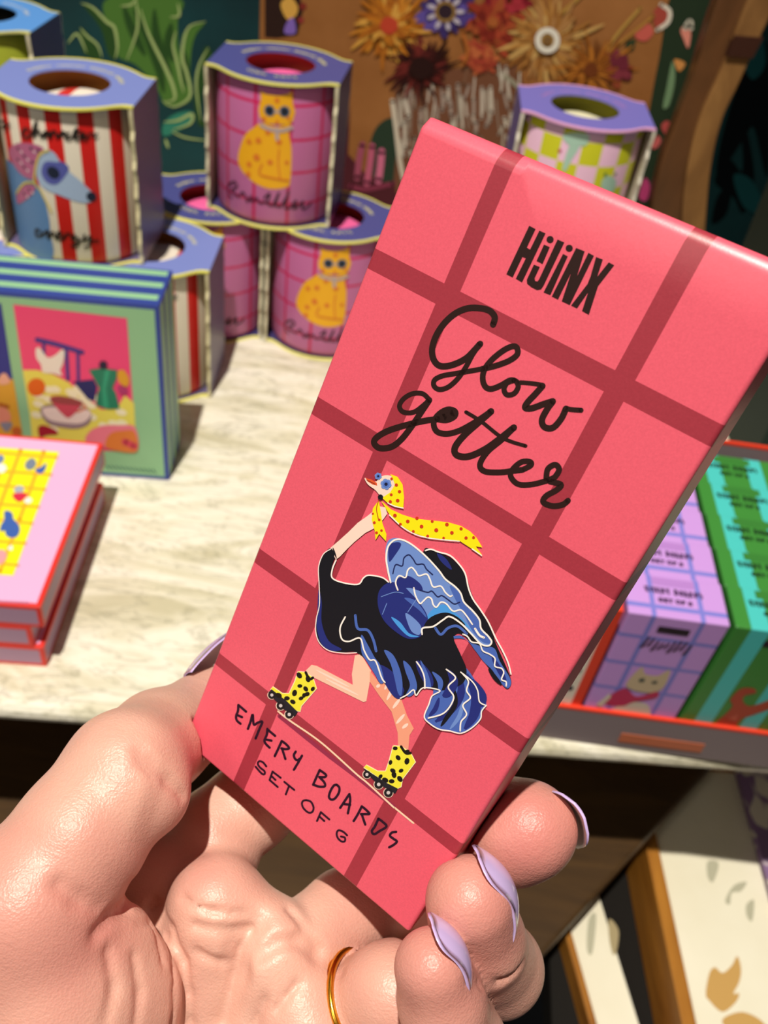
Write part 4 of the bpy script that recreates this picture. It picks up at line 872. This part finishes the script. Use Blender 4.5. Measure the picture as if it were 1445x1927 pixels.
pr.fill(ZB([(160,590),(240,515),(350,520),(440,600),(530,700),(592,800),(600,880),(550,940),(530,1005),(420,1020),(300,950),(200,850),(150,720)]), NAVY, 11, True)
pr.fill(ZB([(310,490),(420,450),(530,520),(550,590),(440,560),(340,560)]), NAVY, 11, True); pr.fill(ZB([(390,650),(480,670),(560,760),(590,830),(520,760),(430,690)]), BL1, 12, True)
pr.fill(ZB([(400,790),(470,830),(540,910),(525,985),(460,960),(420,880)]), BL2, 12, True); pr.fill(ZB([(270,825),(350,870),(430,970),(520,1000),(430,1000),(340,920)]), BL3, 12, True)
for q in ([(180,640),(300,600),(380,610)], [(420,780),(500,660)], [(190,800),(230,700)]): pr.stroke(ZB(q), 1.4, BL2, 13)
for q in ([(285,430),(310,350),(370,360),(385,290),(430,260),(470,300),(500,345),(560,345),(590,390),(645,440)], [(530,580),(600,600),(640,590),(690,640),(730,630),(790,670),(840,705),(890,690)]): pr.stroke(ZB(q), 2.3, flat('20285c', .5, .3), 13)
for q, w in (([(265,510),(240,400),(225,290),(240,190),(290,132),(350,120),(420,145),(500,200),(600,290),(700,400),(760,480),(850,550),(900,610),(930,690),(1010,770),(1070,850),(1085,930),(1150,1000),(1180,1050),(1150,1085),(1080,1065),(990,970),(900,880),(800,820),(740,850),(650,910),(555,925),(550,980)], 3.2),
             ([(330,580),(310,510),(340,450),(400,465),(420,400),(455,375),(490,410),(520,450),(590,435),(620,480),(650,550),(720,545),(760,600),(800,635),(822,630)], 2.8), ([(475,560),(490,630),(530,700),(560,680),(600,645),(635,660),(650,710),(680,735),(720,690),(770,705),(830,770),(900,760),(950,810),(1005,890)], 2.8),
             ([(580,222),(630,210),(700,235),(800,265),(880,340),(940,430),(970,560),(1010,660),(1080,760),(1150,870),(1220,1020),(1280,1130),(1330,1240),(1355,1340)], 2.8), ([(920,980),(960,1000),(1000,1050),(1070,1065),(1100,1130),(1160,1160),(1210,1200),(1210,1270),(1270,1290),(1290,1330),(1270,1390),(1310,1410),(1312,1450)], 2.6),
             ([(500,1230),(540,1290),(570,1370),(575,1470)], 2.8), ([(1030,930),(1070,990),(1110,1010)], 4)): pr.stroke(ZB(q), w, WHI, 14)
for q, w in (([(490,870),(462,930),(472,990),(510,1003),(570,985),(592,1050),(622,1102),(655,1110),(688,1200),(706,1226)], 2.8), ([(1040,1155),(1090,1200),(1050,1250),(1080,1310),(1030,1390),(942,1420)], 2.8), ([(1130,1180),(1160,1220),(1150,1270),(1170,1310),(1130,1350),(1150,1400),(1120,1440),(1115,1490)], 2.8), ([(1118,1170),(1180,1220),(1210,1270),(1220,1330),(1252,1350)], 2.4),
             ([(412,500),(370,530),(345,600),(348,690),(350,800),(333,880),(330,950),(350,1010),(400,1052),(480,1066),(552,1064)], 1.6), ([(440,560),(420,610),(420,658),(480,684),(560,692),(590,657),(620,643),(690,655),(725,680)], 2.6),
             ([(790,1312),(828,1292),(862,1266),(876,1296),(915,1255),(1005,1270),(962,1300),(945,1345),(920,1412),(950,1450),(1000,1480),(1060,1490),(1120,1502),(1180,1472),(1225,1425),(1232,1382),(1258,1350)], 2.4)): pr.stroke(A2(q), w, WHI, 14)
# neck, head, scarf
pr.fill(ZC([(705,872),(800,790),(900,700),(1000,600),(1100,530),(1165,478),(1230,420),(1300,430),(1322,500),(1280,560),(1180,660),(1080,712),(960,812),(885,885),(805,970),(762,1000),(735,945)]), PNK, 8)
for a in ((715,880,745,960),(730,870,770,990)): pr.stroke(ZC([(a[0], a[1]), (a[2], a[3])]), 3, BLK, 9, taper=True)
pr.fill(ZC([(1075,112),(1140,140),(1200,150),(1250,100),(1320,82),(1392,108),(1425,180),(1405,262),(1335,318),(1250,305),(1190,242),(1110,182)]), PNK, 9, True)
pr.fill(ZC([(1085,112),(1150,130),(1207,165),(1212,196),(1160,182),(1108,150)]), ORA, 10); pr.stroke(ZC([(1100,135),(1190,180)]), 1.3, flat('7a2a1c', .5, .3), 11)
pr.fill(A2([(735,93),(775,108),(802,150),(810,220),(806,277),(760,268),(718,248),(690,222),(735,192),(760,150),(748,115)]), YLW, 11)
pr.fill(A2([(685,238),(740,285),(800,313),(870,335),(960,345),(1050,355),(1120,375),(1170,405),(1205,440),(1236,492),(1200,486),(1236,536),(1180,500),(1110,455),(1020,447),(930,437),(860,412),(790,372),(730,312)]), YLW, 10)
pr.fill(A2([(672,235),(640,280),(634,340),(650,400),(655,452),(675,418),(712,458),(714,420),(692,360),(684,300)]), YLW, 11)
for q in ([(722,250),(760,268),(806,278)], [(1180,500),(1232,536)], [(730,315),(800,380),(870,420),(940,440),(1020,450),(1110,458)]): pr.stroke(A2(q), 2.0, WHI, 12)
for x, y, r in ((768,152,9),(785,188,9),(740,205,8),(775,237,10),(735,243,9),(742,118,7),(760,318,10),(830,350,10),(880,333,9),(905,378,10),(963,350,8),(985,398,11),(1043,367,10),(1070,412,10),(1120,390,9),(1147,440,9),(860,405,8),(938,430,8),(790,366,8),(1188,438,8),(1025,440,7),(648,357,8),(675,342,7),(660,412,8),(687,400,7),(640,308,6)):
    pr.dot(A2([(x, y)])[0], r*.346, REDD, 13)
for cx, cy, r in ((1223,93,40),(1308,180,62)):
    for i in range(6):
        a = i*math.pi/3+.3; pr.dot(ZC([(cx+r*.55*math.cos(a), cy+r*.55*math.sin(a))])[0], r*.45*.173, BL2, 12, 10)
    pr.dot(ZC([(cx, cy)])[0], r*.6*.173, flat('5577cc', .5, .3), 13); pr.dot(ZC([(cx, cy)])[0], r*.3*.173, flat('1a1c38', .5, .3), 14)
pr.dot(ZC([(1247,320)])[0], 5.0, BLK, 13); pr.stroke(ZC([(1225,360),(1205,450),(1225,560)]), 1.6, flat('c2501c', .5, .3), 13)
pr.build('ostrich_print', hb, hbm)['label'] = 'dark blue ostrich in a yellow scarf on yellow roller skates'

# ------------------------------------------------------------------ the small boxes in the tray
CAPUV = [([px2uv(*q) for q in pts], w) for pts, w in CAPTION]
def small_carton_mat(name, base, band, mode):
    m = N(name); s = m.n('ShaderNodeSeparateXYZ'); m.l(m.obj(), s.inputs[0]); X, Y_, Z_ = s.outputs
    if mode == 'grid':
        k = None
        for ax, lo, hi in ((X, .0135, .0163), (X, .0418, .0446)): 
            q = m.math('MULTIPLY', m.math('GREATER_THAN', ax, lo), m.math('LESS_THAN', ax, hi)); k = q if k is None else m.math('MAXIMUM', k, q)
        for lo, hi in ((.028, .031), (.054, .057), (.080, .083), (.106, .109)):
            q = m.math('MULTIPLY', m.math('GREATER_THAN', Z_, lo), m.math('LESS_THAN', Z_, hi)); k = m.math('MAXIMUM', k, q)
        q = m.math('MULTIPLY', m.math('GREATER_THAN', Y_, .0055), m.math('LESS_THAN', Y_, .0088)); q = m.math('MULTIPLY', q, m.math('GREATER_THAN', Z_, BH-.001)); k = m.math('MAXIMUM', k, q)
    else:
        f = m.math('FRACT', m.math('MULTIPLY', X, 1/.02925)); k = m.math('MULTIPLY', m.math('GREATER_THAN', f, .31), m.math('LESS_THAN', f, .69))
    m.col(m.mix(k, lin(base), lin(band))); return m.fin(0.38, 0.45)
def make_small(base, band, mode, ink, art):
    t = thing('emery_board_box', '', ''); mm = small_carton_mat('card_'+base, base, band, mode)
    mb = MB(); mb.box(0, BW, 0, BT-.0006, 0, BH, mm); o = mb.build('carton', t, bevel=.0009)
    pr = Print(lambda a, b, l: (a, b, BH+.0001*l+.0001)); mi = flat(ink, .5, .3)
    pr.fill([(.0165, BT-.0085), (.0415, BT-.0085), (.0415, BT-.0025), (.0165, BT-.0025)], flat(art['flap'], .4, .4), 1)  # darker patch: shade on the tuck-in end, put into the colour
    for pts, w in CAPUV: pr.stroke([(q[0]*BW*.84+.0045, .0105+(q[1]-.05)*.125) for q in pts], .00105, mi, 2, smooth=False)
    c = pr.build('caption_lettering', t)
    pr = Print(lambda a, b, l: (a, -.0001*l-.0001, b))
    for k, (pts, hexc, l) in enumerate(art['front']): pr.fill(pts, flat(hexc, .45, .35), l, len(pts) > 5)
    pr.build('front_print', t)
    return t
def logo(): return [([(.020, .1195), (.0385, .1195), (.0385, .1140), (.020, .1140)], '241624', 2)]
def script(col):
    o = []; 
    for i in range(9): x = .015+i*.0032; o.append(([(x, .098+.002*math.sin(i*2.1)), (x+.0022, .099+.002*math.sin(i*2.1)), (x+.0035, .107+.002*math.cos(i)), (x+.0022, .107+.002*math.cos(i))], col, 2))
    return o
dogart = logo()+script('3a2038')+[([(.018,.062),(.022,.080),(.026,.074),(.034,.074),(.039,.081),(.041,.064),(.036,.056),(.024,.056)], 'cdb898', 2), ([(.024,.068),(.027,.070),(.028,.066),(.025,.065)], '3a4a48', 3), ([(.032,.067),(.035,.069),(.036,.066),(.033,.065)], '3a4a48', 3), ([(.010,.040),(.018,.057),(.028,.050),(.038,.058),(.040,.052),(.028,.044),(.022,.038)], 'c4305e', 3), ([(.016,.030),(.024,.042),(.036,.044),(.042,.034),(.044,.024),(.018,.022)], 'd8cfc0', 2), ([(.022,.026),(.034,.030),(.036,.024),(.024,.021)], '2a3048', 3), ([(.006,.036),(.011,.050),(.013,.046),(.010,.034)], 'd8cfc0', 3)]
lobart = logo()+[([(.022,.030),(.026,.052),(.022,.060),(.024,.072),(.031,.074),(.034,.070),(.029,.066),(.030,.060),(.036,.056),(.044,.064),(.048,.072),(.053,.068),(.050,.058),(.042,.048),(.036,.040),(.036,.024),(.026,.022)], 'b0442e', 2), ([(.028,.040),(.032,.046),(.034,.038)], 'c8604a', 3)]
spotart = logo()+[([(.012+.011*(i % 4), .030+.019*(i//4)), (.0135+.011*(i % 4), .033+.019*(i//4)), (.0155+.011*(i % 4), .033+.019*(i//4)), (.017+.011*(i % 4), .030+.019*(i//4)), (.0150+.011*(i % 4), .028+.019*(i//4)), (.013+.011*(i % 4), .028+.019*(i//4))], '2a2c3c', 2) for i in range(16)]
KINDS = [('cream', make_small('ece4d6', 'e9e0d0', 'grid', '402428', dict(flap='e6dccc', front=spotart)), 0),
         ('lilac', make_small('c999e6', '7f7fd8', 'grid', '4a2a5a', dict(flap='b584d2', front=dogart)), 1),
         ('green striped', make_small('3f8a3a', '4cc6c4', 'stripe', '1c3a20', dict(flap='3a7f36', front=lobart)), 2),
         ('pink', make_small('f9737d', 'b13a44', 'grid', '4a1a20', dict(flap='f06a75', front=logo())), 3)]
# red edges of the cream boxes
ORD = ['foremost', 'second', 'third', 'fourth', 'hindmost']; NB = {5: ORD}
for nm, proto, c in KINDS:
    first = True
    for k in range(5):
        if nm == 'pink' and k < 2: continue
        t = proto if first else copy_tree(proto); first = False
        lx, ly = .0045+c*.0617, .0046+k*BT
        ca, sa = math.cos(TYW), math.sin(TYW)
        t.location = (TX0+lx*ca-ly*sa, TY0+lx*sa+ly*ca, TH+.0026); t.rotation_euler = (math.radians(3.0), 0, TYW)
        tag(t, f'{ORD[k]} {nm} emery board box of its row in the display tray', 'box', 'emery board boxes')
        if nm == 'cream' and k == 0:
            mb = MB(); mb.box(BW-.0001, BW+.0004, 0, BT-.001, 0, BH, MRD); mb.box(BW-.006, BW+.0003, -.0003, BT-.001, 0, BH+.0003, MRD); mb.build('red_edge', t)
# ================================================================== the hand
VOX = 0.00072
gx = np.arange(-0.095, 0.047, VOX); gy = np.arange(0.010, 0.150, VOX); gz_ = np.arange(0.128, 0.238, VOX)
SHP = (len(gx), len(gy), len(gz_)); BIG = np.float32(0.05)
def sub_(lo, hi):
    s = []
    for g, a, b in zip((gx, gy, gz_), lo, hi):
        i0 = max(int((a-g[0])/VOX)-1, 0); i1 = min(int((b-g[0])/VOX)+2, len(g)); s.append(slice(i0, max(i1, i0)))
    return tuple(s)
def grid(s): return np.meshgrid(gx[s[0]].astype(np.float32), gy[s[1]].astype(np.float32), gz_[s[2]].astype(np.float32), indexing='ij')
def cone_d(X, Y, Z_, a, b, ra, rb):
    d = b-a; L2 = float(d@d); t = ((X-a[0])*d[0]+(Y-a[1])*d[1]+(Z_-a[2])*d[2])/L2; t = np.clip(t, 0, 1)
    q = (X-a[0]-t*d[0])**2+(Y-a[1]-t*d[1])**2+(Z_-a[2]-t*d[2])**2
    return np.sqrt(q)-(ra+(rb-ra)*t)
def smin(a, b, k):
    if k <= 0: return np.minimum(a, b)
    h = np.clip(0.5+0.5*(b-a)/k, 0, 1); return b+(a-b)*h-k*h*(1-h)
class Field:
    def __init__(s): s.v = np.full(SHP, BIG, np.float32)
    def add(s, a, b, ra, rb, k=0.003):
        m = max(ra, rb)+0.012; sl = sub_(np.minimum(a, b)-m, np.maximum(a, b)+m)
        if any(q.stop <= q.start for q in sl): return
        X, Y, Z_ = grid(sl); s.v[sl] = smin(s.v[sl], cone_d(X, Y, Z_, a, b, ra, rb), k)
    def carve(s, pts, r, k=0.0015):
        for a, b in zip(pts[:-1], pts[1:]):
            m = r+0.008; sl = sub_(np.minimum(a, b)-m, np.maximum(a, b)+m)
            if any(q.stop <= q.start for q in sl): continue
            X, Y, Z_ = grid(sl); d = cone_d(X, Y, Z_, a, b, r, r); s.v[sl] = -smin(-s.v[sl], d, k)
J = lambda px, py, d: camv(px, py, d)
mmm = 0.001
def chain(js, k=0.0022):
    f = Field()
    for (x0, y0, d0, r0), (x1, y1, d1, r1) in zip(js[:-1], js[1:]): f.add(J(x0, y0, d0), J(x1, y1, d1), r0*mmm, r1*mmm, k)
    return f
# palm side of the hand, thumb ball and wrist
palm = Field()
PALM = [((408,1702,.189,9.3), (330,2060,.192,13)), ((512,1788,.187,9.0), (430,2120,.190,13)), ((575,1905,.184,8.6), (520,2150,.186,13)), ((605,2020,.178,8.6), (580,2200,.182,12)),
        ((408,1702,.189,9.0), (512,1788,.187,8.6)), ((512,1788,.187,8.6), (575,1905,.184,8.4)), ((575,1905,.184,8.4), (605,2020,.178,8.4)),
        ((330,2060,.192,13), (600,2200,.186,13)), ((330,2060,.192,14), (260,2400,.198,21)), ((520,2150,.19,14), (330,2420,.198,21)),
        ((430,1860,.190,9), (500,2000,.190,10)), ((260,2400,.198,22), (120,2700,.21,24)), ((402,1608,.203,10.2), (318,1660,.202,11)), ((318,1660,.202,11), (230,1880,.196,13)), ((255,1650,.199,8), (310,1690,.199,9.5))]
for a, b in PALM: palm.add(J(*a[:3]), J(*b[:3]), a[3]*mmm, b[3]*mmm, 0.0042)
thumb = Field()
TH_ = [((150,2200,.186,19), (120,1900,.170,15.5)), ((120,1900,.170,15.5), (60,1700,.167,13.6)), ((215,1880,.176,11.5), (190,2150,.184,15)), ((195,1790,.174,9.5), (215,1880,.176,11.5)), ((-60,1850,.172,15), (60,1700,.167,13.2)), ((-60,1850,.172,15), (60,2200,.182,18))]
for a, b in TH_: thumb.add(J(*a[:3]), J(*b[:3]), a[3]*mmm, b[3]*mmm, 0.005)
for a, b in (((60,1700,.167,13.4), (150,1575,.171,12.2)), ((150,1575,.171,12.2), (236,1452,.178,11.6)), ((236,1452,.178,11.6), (300,1394,.196,10.6)), ((300,1394,.196,10.6), (385,1345,.212,9.4)), ((385,1345,.212,9.4), (420,1315,.217,8.2))):
    thumb.add(J(*a[:3]), J(*b[:3]), a[3]*mmm, b[3]*mmm, 0.0025)
thumb.add(J(255,1495,.174), J(288,1503,.175), 8.4*mmm, 6.4*mmm, 0.004)      # flesh below the bent joint
index = chain([(394,1578,.204,10.6), (470,1518,.210,10.0), (580,1440,.222,8.9), (800,1480,.217,8.8), (925,1540,.192,9.2), (980,1563,.1785,9.9)])
index.add(J(965,1568,.179), J(1003,1560,.177), 9.7*mmm, 8.4*mmm, 0.002)
middle = chain([(555,1790,.189,9.0), (650,1718,.199,9.0), (770,1690,.207,8.8), (935,1822,.185,9.0), (897,1768,.171,8.7), (884,1696,.1635,8.0)])
ring = chain([(605,1918,.190,8.8), (738,1866,.181,9.2), (832,1905,.178,9.0), (864,1968,.166,8.4), (832,1888,.1585,7.3), (813,1820,.155,6.5)])
pinky = chain([(625,2025,.178,8.6), (770,2060,.176,7.8), (845,2100,.172,7.4), (830,2130,.160,7.0), (800,2050,.153,6.4)])
hand = Field(); hand.v = smin(palm.v, thumb.v, 0.0016)
hand.v = smin(hand.v, index.v, 0.0012); hand.v = smin(hand.v, middle.v, 0.0005); hand.v = smin(hand.v, ring.v, 0.0005); hand.v = smin(hand.v, pinky.v, 0.0005)
# folds of the palm and finger joints
def fold(pts, r, k=0.0012, lift=0.0):
    hand.carve([surf(x, y)+np.array([0, 0, lift]) for x, y in pts], r*mmm, k)
def surf(px, py):
    r = np.array([(px-CX)/F, (py-CY)/F, 1.0])
    for d in np.arange(0.130, 0.236, 0.0004):
        c = r*d; i, j, k = int(round((c[0]-gx[0])/VOX)), int(round((c[1]-gy[0])/VOX)), int(round((c[2]-gz_[0])/VOX))
        if 0 <= i < SHP[0] and 0 <= j < SHP[1] and 0 <= k < SHP[2] and hand.v[i, j, k] < 0: return c
    return r*0.19
for pts, r, k_ in (([(246,1663),(290,1700),(322,1750),(345,1810),(354,1870),(356,1927),(350,1990)], .8, 1.4), ([(243,1690),(280,1712),(310,1760),(325,1820),(332,1870),(322,1927),(310,1990)], .65, 1.2), ([(262,1735),(285,1735),(300,1775),(306,1815)], .5, 1.0), ([(236,1706),(210,1725),(182,1757)], 1.1, 2.0),
               ([(482,1740),(452,1783),(442,1834),(417,1927)], 1.2, 4.0), ([(478,1745),(452,1783),(440,1834),(418,1927)], .35, 1.2), ([(542,1712),(575,1748),(602,1784),(640,1830)], .5, 1.4), ([(595,1800),(560,1770),(520,1775),(490,1800)], .5, 2.5),
               ([(262,1412),(285,1432),(318,1470),(345,1500)], .7, 1.5), ([(258,1432),(290,1465)], .3, 1.0), ([(345,1690),(400,1715),(460,1718)], .2, 1.6), ([(365,1740),(420,1752),(470,1745)], .22, 2.0), ([(370,1790),(420,1810)], .2, 2.0), ([(110,1665),(150,1695),(185,1712)], .2, 3.0),
               ([(500,1880),(480,1927)], .3, 1.6), ([(560,1850),(520,1900)], .3, 1.6), ([(250,1800),(262,1870),(255,1927)], .3, 1.8), ([(200,1790),(215,1860),(200,1927)], .3, 2.0), ([(880,1838),(905,1852),(940,1848),(985,1815)], .55, 1.2)):
    fold(pts, r, k_*mmm)
# the box presses into the soft skin
_c = [np.array(KC[k]) for k in ('bl', 'br', 'tr', 'tl')]
pl = [(-HN, _c[0]), (HN, _c[0]+HN*T_BOX)]
def sidepl(a, b, inside):
    n = np.cross(b-a, HN); n /= np.linalg.norm(n)
    return (n, a) if n@(inside-a) < 0 else (-n, a)
ctr = sum(_c)/4
for a, b in ((_c[0], _c[1]), (_c[1], _c[2]), (_c[3], _c[0])): pl.append(sidepl(a, b, ctr))
X, Y, Z_ = np.meshgrid(gx.astype(np.float32), gy.astype(np.float32), gz_.astype(np.float32), indexing='ij')
bd = None
for n, p in pl:
    d = (X-p[0])*n[0]+(Y-p[1])*n[1]+(Z_-p[2])*n[2]; bd = d if bd is None else np.maximum(bd, d)
hand.v = np.maximum(hand.v, 0.0002-bd)
del X, Y, Z_, bd
# cut the forearm where the grid ends
hand.v[:, -1, :] = 0.01; hand.v[0] = 0.01; hand.v[:, :, -1] = 0.01; hand.v[:, :, 0] = 0.01; hand.v[-1] = 0.01; hand.v[:, 0, :] = 0.01
def surface_nets(v):
    ins = v < 0; c = np.zeros(tuple(n-1 for n in v.shape), np.int8)
    for i in (0, 1):
        for j in (0, 1):
            for k in (0, 1): c += ins[i:v.shape[0]-1+i, j:v.shape[1]-1+j, k:v.shape[2]-1+k]
    act = np.argwhere((c > 0) & (c < 8)); idx = -np.ones(c.shape, np.int64); idx[tuple(act.T)] = np.arange(len(act))
    acc = np.zeros((len(act), 3)); cnt = np.zeros(len(act))
    corners = [(i, j, k) for i in (0, 1) for j in (0, 1) for k in (0, 1)]
    for a in corners:
        for ax in range(3):
            if a[ax]: continue
            b = list(a); b[ax] = 1
            va = v[tuple((act+np.array(a)).T)]; vb = v[tuple((act+np.array(b)).T)]; m = (va < 0) != (vb < 0)
            t = np.where(m, va/(va-vb+1e-20), 0); p = act+np.array(a, float); p = p.astype(float); p[:, ax] += t
            acc[m] += p[m]; cnt[m] += 1
    vs = acc/cnt[:, None]; fs = []
    for ax in range(3):
        o1, o2 = (ax+1) % 3, (ax+2) % 3
        s0 = [slice(None)]*3; s1 = [slice(None)]*3; s0[ax] = slice(0, -1); s1[ax] = slice(1, None)
        a, b = ins[tuple(s0)], ins[tuple(s1)]
        for flip, m in ((False, a & ~b), (True, ~a & b)):
            e = np.argwhere(m); ok = (e[:, o1] > 0) & (e[:, o2] > 0) & (e[:, o1] < c.shape[o1]) & (e[:, o2] < c.shape[o2]); e = e[ok]
            q = []
            for d1, d2 in ((0, 0), (-1, 0), (-1, -1), (0, -1)):
                w = e.copy(); w[:, o1] += d1; w[:, o2] += d2; q.append(idx[tuple(w.T)])
            q = np.stack(q, 1); fs.append(q[:, ::-1] if not flip else q)
    return vs, np.concatenate(fs)
hv, hf = surface_nets(hand.v)
hc_ = np.stack([gx[0]+hv[:, 0]*VOX, gy[0]+hv[:, 1]*VOX, gz_[0]+hv[:, 2]*VOX], 1)
hw = hc_@B.T + CAM
def skin():
    m = N('skin'); o = m.obj(); n1 = m.noise(o, 60, 4, 0.6); n2 = m.noise(o, 24, 3, 0.55)
    c = m.ramp(n2, [(0.34, lin('cc9688')), (0.52, lin('d9aa98')), (0.66, lin('e1bcaa'))]); c2 = m.mix(m.math('MULTIPLY', n1, 0.30), c, lin('c27e76'))
    at_ = m.n('ShaderNodeAttribute'); at_.attribute_name = 'rosy'; c3 = m.mix(at_.outputs['Fac'], c2, lin('c87470')); m.col(c3)
    v = m.n('ShaderNodeTexVoronoi'); v.inputs['Scale'].default_value = 2400; m.l(o, v.inputs['Vector'])
    v2 = m.n('ShaderNodeTexVoronoi'); v2.inputs['Scale'].default_value = 1250; m.l(o, v2.inputs['Vector'])
    mp = m.n('ShaderNodeMapping'); mp.inputs['Scale'].default_value = (1, 2.6, 1); mp.inputs['Rotation'].default_value = (0.3, 0.2, 0.7); m.l(o, mp.inputs['Vector'])
    w = m.noise(mp.outputs[0], 420, 5, 0.65, 0.8); h = m.math('ADD', m.math('MULTIPLY', v.outputs['Distance'], 0.45), m.math('ADD', m.math('MULTIPLY', v2.outputs['Distance'], 0.35), m.math('MULTIPLY', w, 0.9)))
    m.bump(h, 0.42, 0.00026)
    b = m.b; b.inputs['Subsurface Weight'].default_value = 0.16; b.inputs['Subsurface Radius'].default_value = (1.0, 0.30, 0.18); b.inputs['Subsurface Scale'].default_value = 0.0022
    return m.fin(0.38, 0.45)
M_SKIN = skin()
me = bpy.data.meshes.new('hand'); hroot = c2w(J(330, 2060, .192)); me.from_pydata((hw-hroot).tolist(), [], hf.tolist()); me.materials.append(M_SKIN)
for p in me.polygons: p.use_smooth = True
ros = np.zeros(len(hw), np.float32)               # fingertips and the thumb's base are rosier skin
for (x, y, d, r, k) in ((1010,1560,.168,.016,.75), (895,1690,.163,.015,.6), (830,1825,.157,.014,.55), (60,1720,.160,.022,.45), (330,1600,.185,.012,.25), (395,1330,.205,.014,.4)):
    q = np.linalg.norm(hc_-J(x, y, d), axis=1); ros = np.maximum(ros, k*np.clip(1-(q/r)**2, 0, 1))
ra_ = me.attributes.new('rosy', 'FLOAT', 'POINT'); ra_.data.foreach_set('value', ros)
ho = bpy.data.objects.new('hand', me); COL.objects.link(ho); ho.location = hroot
bm = bmesh.new(); bm.from_mesh(me)
for _ in range(2): bmesh.ops.smooth_vert(bm, verts=bm.verts, factor=0.5, use_axis_x=True, use_axis_y=True, use_axis_z=True)
bmesh.ops.recalc_face_normals(bm, faces=bm.faces); bm.to_mesh(me); bm.free()
tag(ho, 'left hand with lavender nails, palm to the viewer, holding the pink emery board box', 'hand')
def nailmat():
    m = N('lavender_nail_polish'); m.col(lin('c9b2e6')); m.b.inputs['Coat Weight'].default_value = 0.8; m.b.inputs['Coat Roughness'].default_value = 0.08; return m.fin(0.25, 0.5)
M_NAIL = nailmat(); M_NAILU = flat('efdfe6', .4, .4)
hm = Matrix.Translation(Vector(hroot))
def nail(base, tip, nrm, hw_, rad, curve=0.0009):
    """base, tip: lens space points on the nail's mid line; nrm: outward direction; hw_ half width; rad: cross curvature"""
    base, tip, nrm = np.array(base), np.array(tip), np.array(nrm, float); ax = tip-base; L = np.linalg.norm(ax); ax /= L
    nrm -= ax*(nrm@ax); nrm /= np.linalg.norm(nrm); sd = np.cross(ax, nrm); nu, nv = 18, 14; top = []; bot = []
    for i in range(nu+1):
        u = i/nu; wd = hw_*(0.86+0.14*min(u/0.3, 1))*(max(1-(max(u-0.70, 0)/0.30)**2.6*0.94, 0.02))**0.5
        for j in range(nv+1):
            v = (2*j/nv-1)*wd; th = v/rad; p = base+ax*(u*L)+sd*(rad*math.sin(th))+nrm*(rad*(math.cos(th)-1)+curve*4*u*(1-u))
            top.append(c2w(p)); bot.append(c2w(p-nrm*0.00055))
    mb = MB(); K = (nu+1)*(nv+1); f = []
    for i in range(nu):
        for j in range(nv): a = i*(nv+1)+j; f.append((a, a+1, a+nv+2, a+nv+1))
    mb.mesh(top+bot, f, M_NAIL, True)
    for q in [(b+K if False else b) for b in []]: pass
    i0 = 0
    mb.f += [tuple(K+q for q in g[::-1]) for g in f]; mb.mi += [mb.slot(M_NAILU)]*len(f); mb.sm += [True]*len(f)
    rim = [j for j in range(nv+1)]+[i*(nv+1)+nv for i in range(1, nu+1)]+[nu*(nv+1)+j for j in range(nv-1, -1, -1)]+[i*(nv+1) for i in range(nu-1, 0, -1)]
    for a, b in zip(rim, rim[1:]+rim[:1]): mb.f.append((a, b, b+K, a+K)); mb.mi.append(mb.slot(M_NAIL)); mb.sm.append(True)
    o = mb.build('fingernail', ho, hm); o['label'] = 'lavender polished nail'; return o
nail(J(1068,1538,.190), J(1094,1524,.1705), (0.88, -0.46, 0.25), 0.0066, 0.0080, 0.0006)
nail(J(964,1738,.167), J(902,1604,.161), (0.87, -0.48, 0.02), 0.0056, 0.0074, 0.0034)
nail(J(883,1846,.157), J(816,1732,.152), (0.87, -0.49, 0.02), 0.0048, 0.0066, 0.0026)
nail(J(345,1272,.212), J(440,1188,.222), (-0.50, -0.70, 0.35), 0.0062, 0.0090, 0.0012)
# the golden ring
def gold(): 
    m = N('gold'); m.col(lin('e0a63a')); return m.fin(0.22, 0.5, 1.0)
rc = J(684,1887,.1848); rax = J(738,1866,.181)-J(605,1918,.190); rax /= np.linalg.norm(rax)
e1 = np.cross(rax, np.array([0, 0, 1.0])); e1 /= np.linalg.norm(e1); e2 = np.cross(rax, e1); MG_ = gold(); mb = MB()
for s in (-1.1, 0, 1.1):
    pts = [c2w(rc+rax*(s*mmm)+(e1*math.cos(t)+e2*math.sin(t))*(10.5*mmm)) for t in np.linspace(0, 2*math.pi, 48, endpoint=False)]
    mb.tube(pts, 0.00075, MG_, 10, closed=True)
rl = Vector(c2w(rc)); ro = mb.build('finger_ring', None, Matrix.Translation(rl)); ro.location = rl
tag(ro, 'thin gold triple band ring on the ring finger of the hand', 'ring')
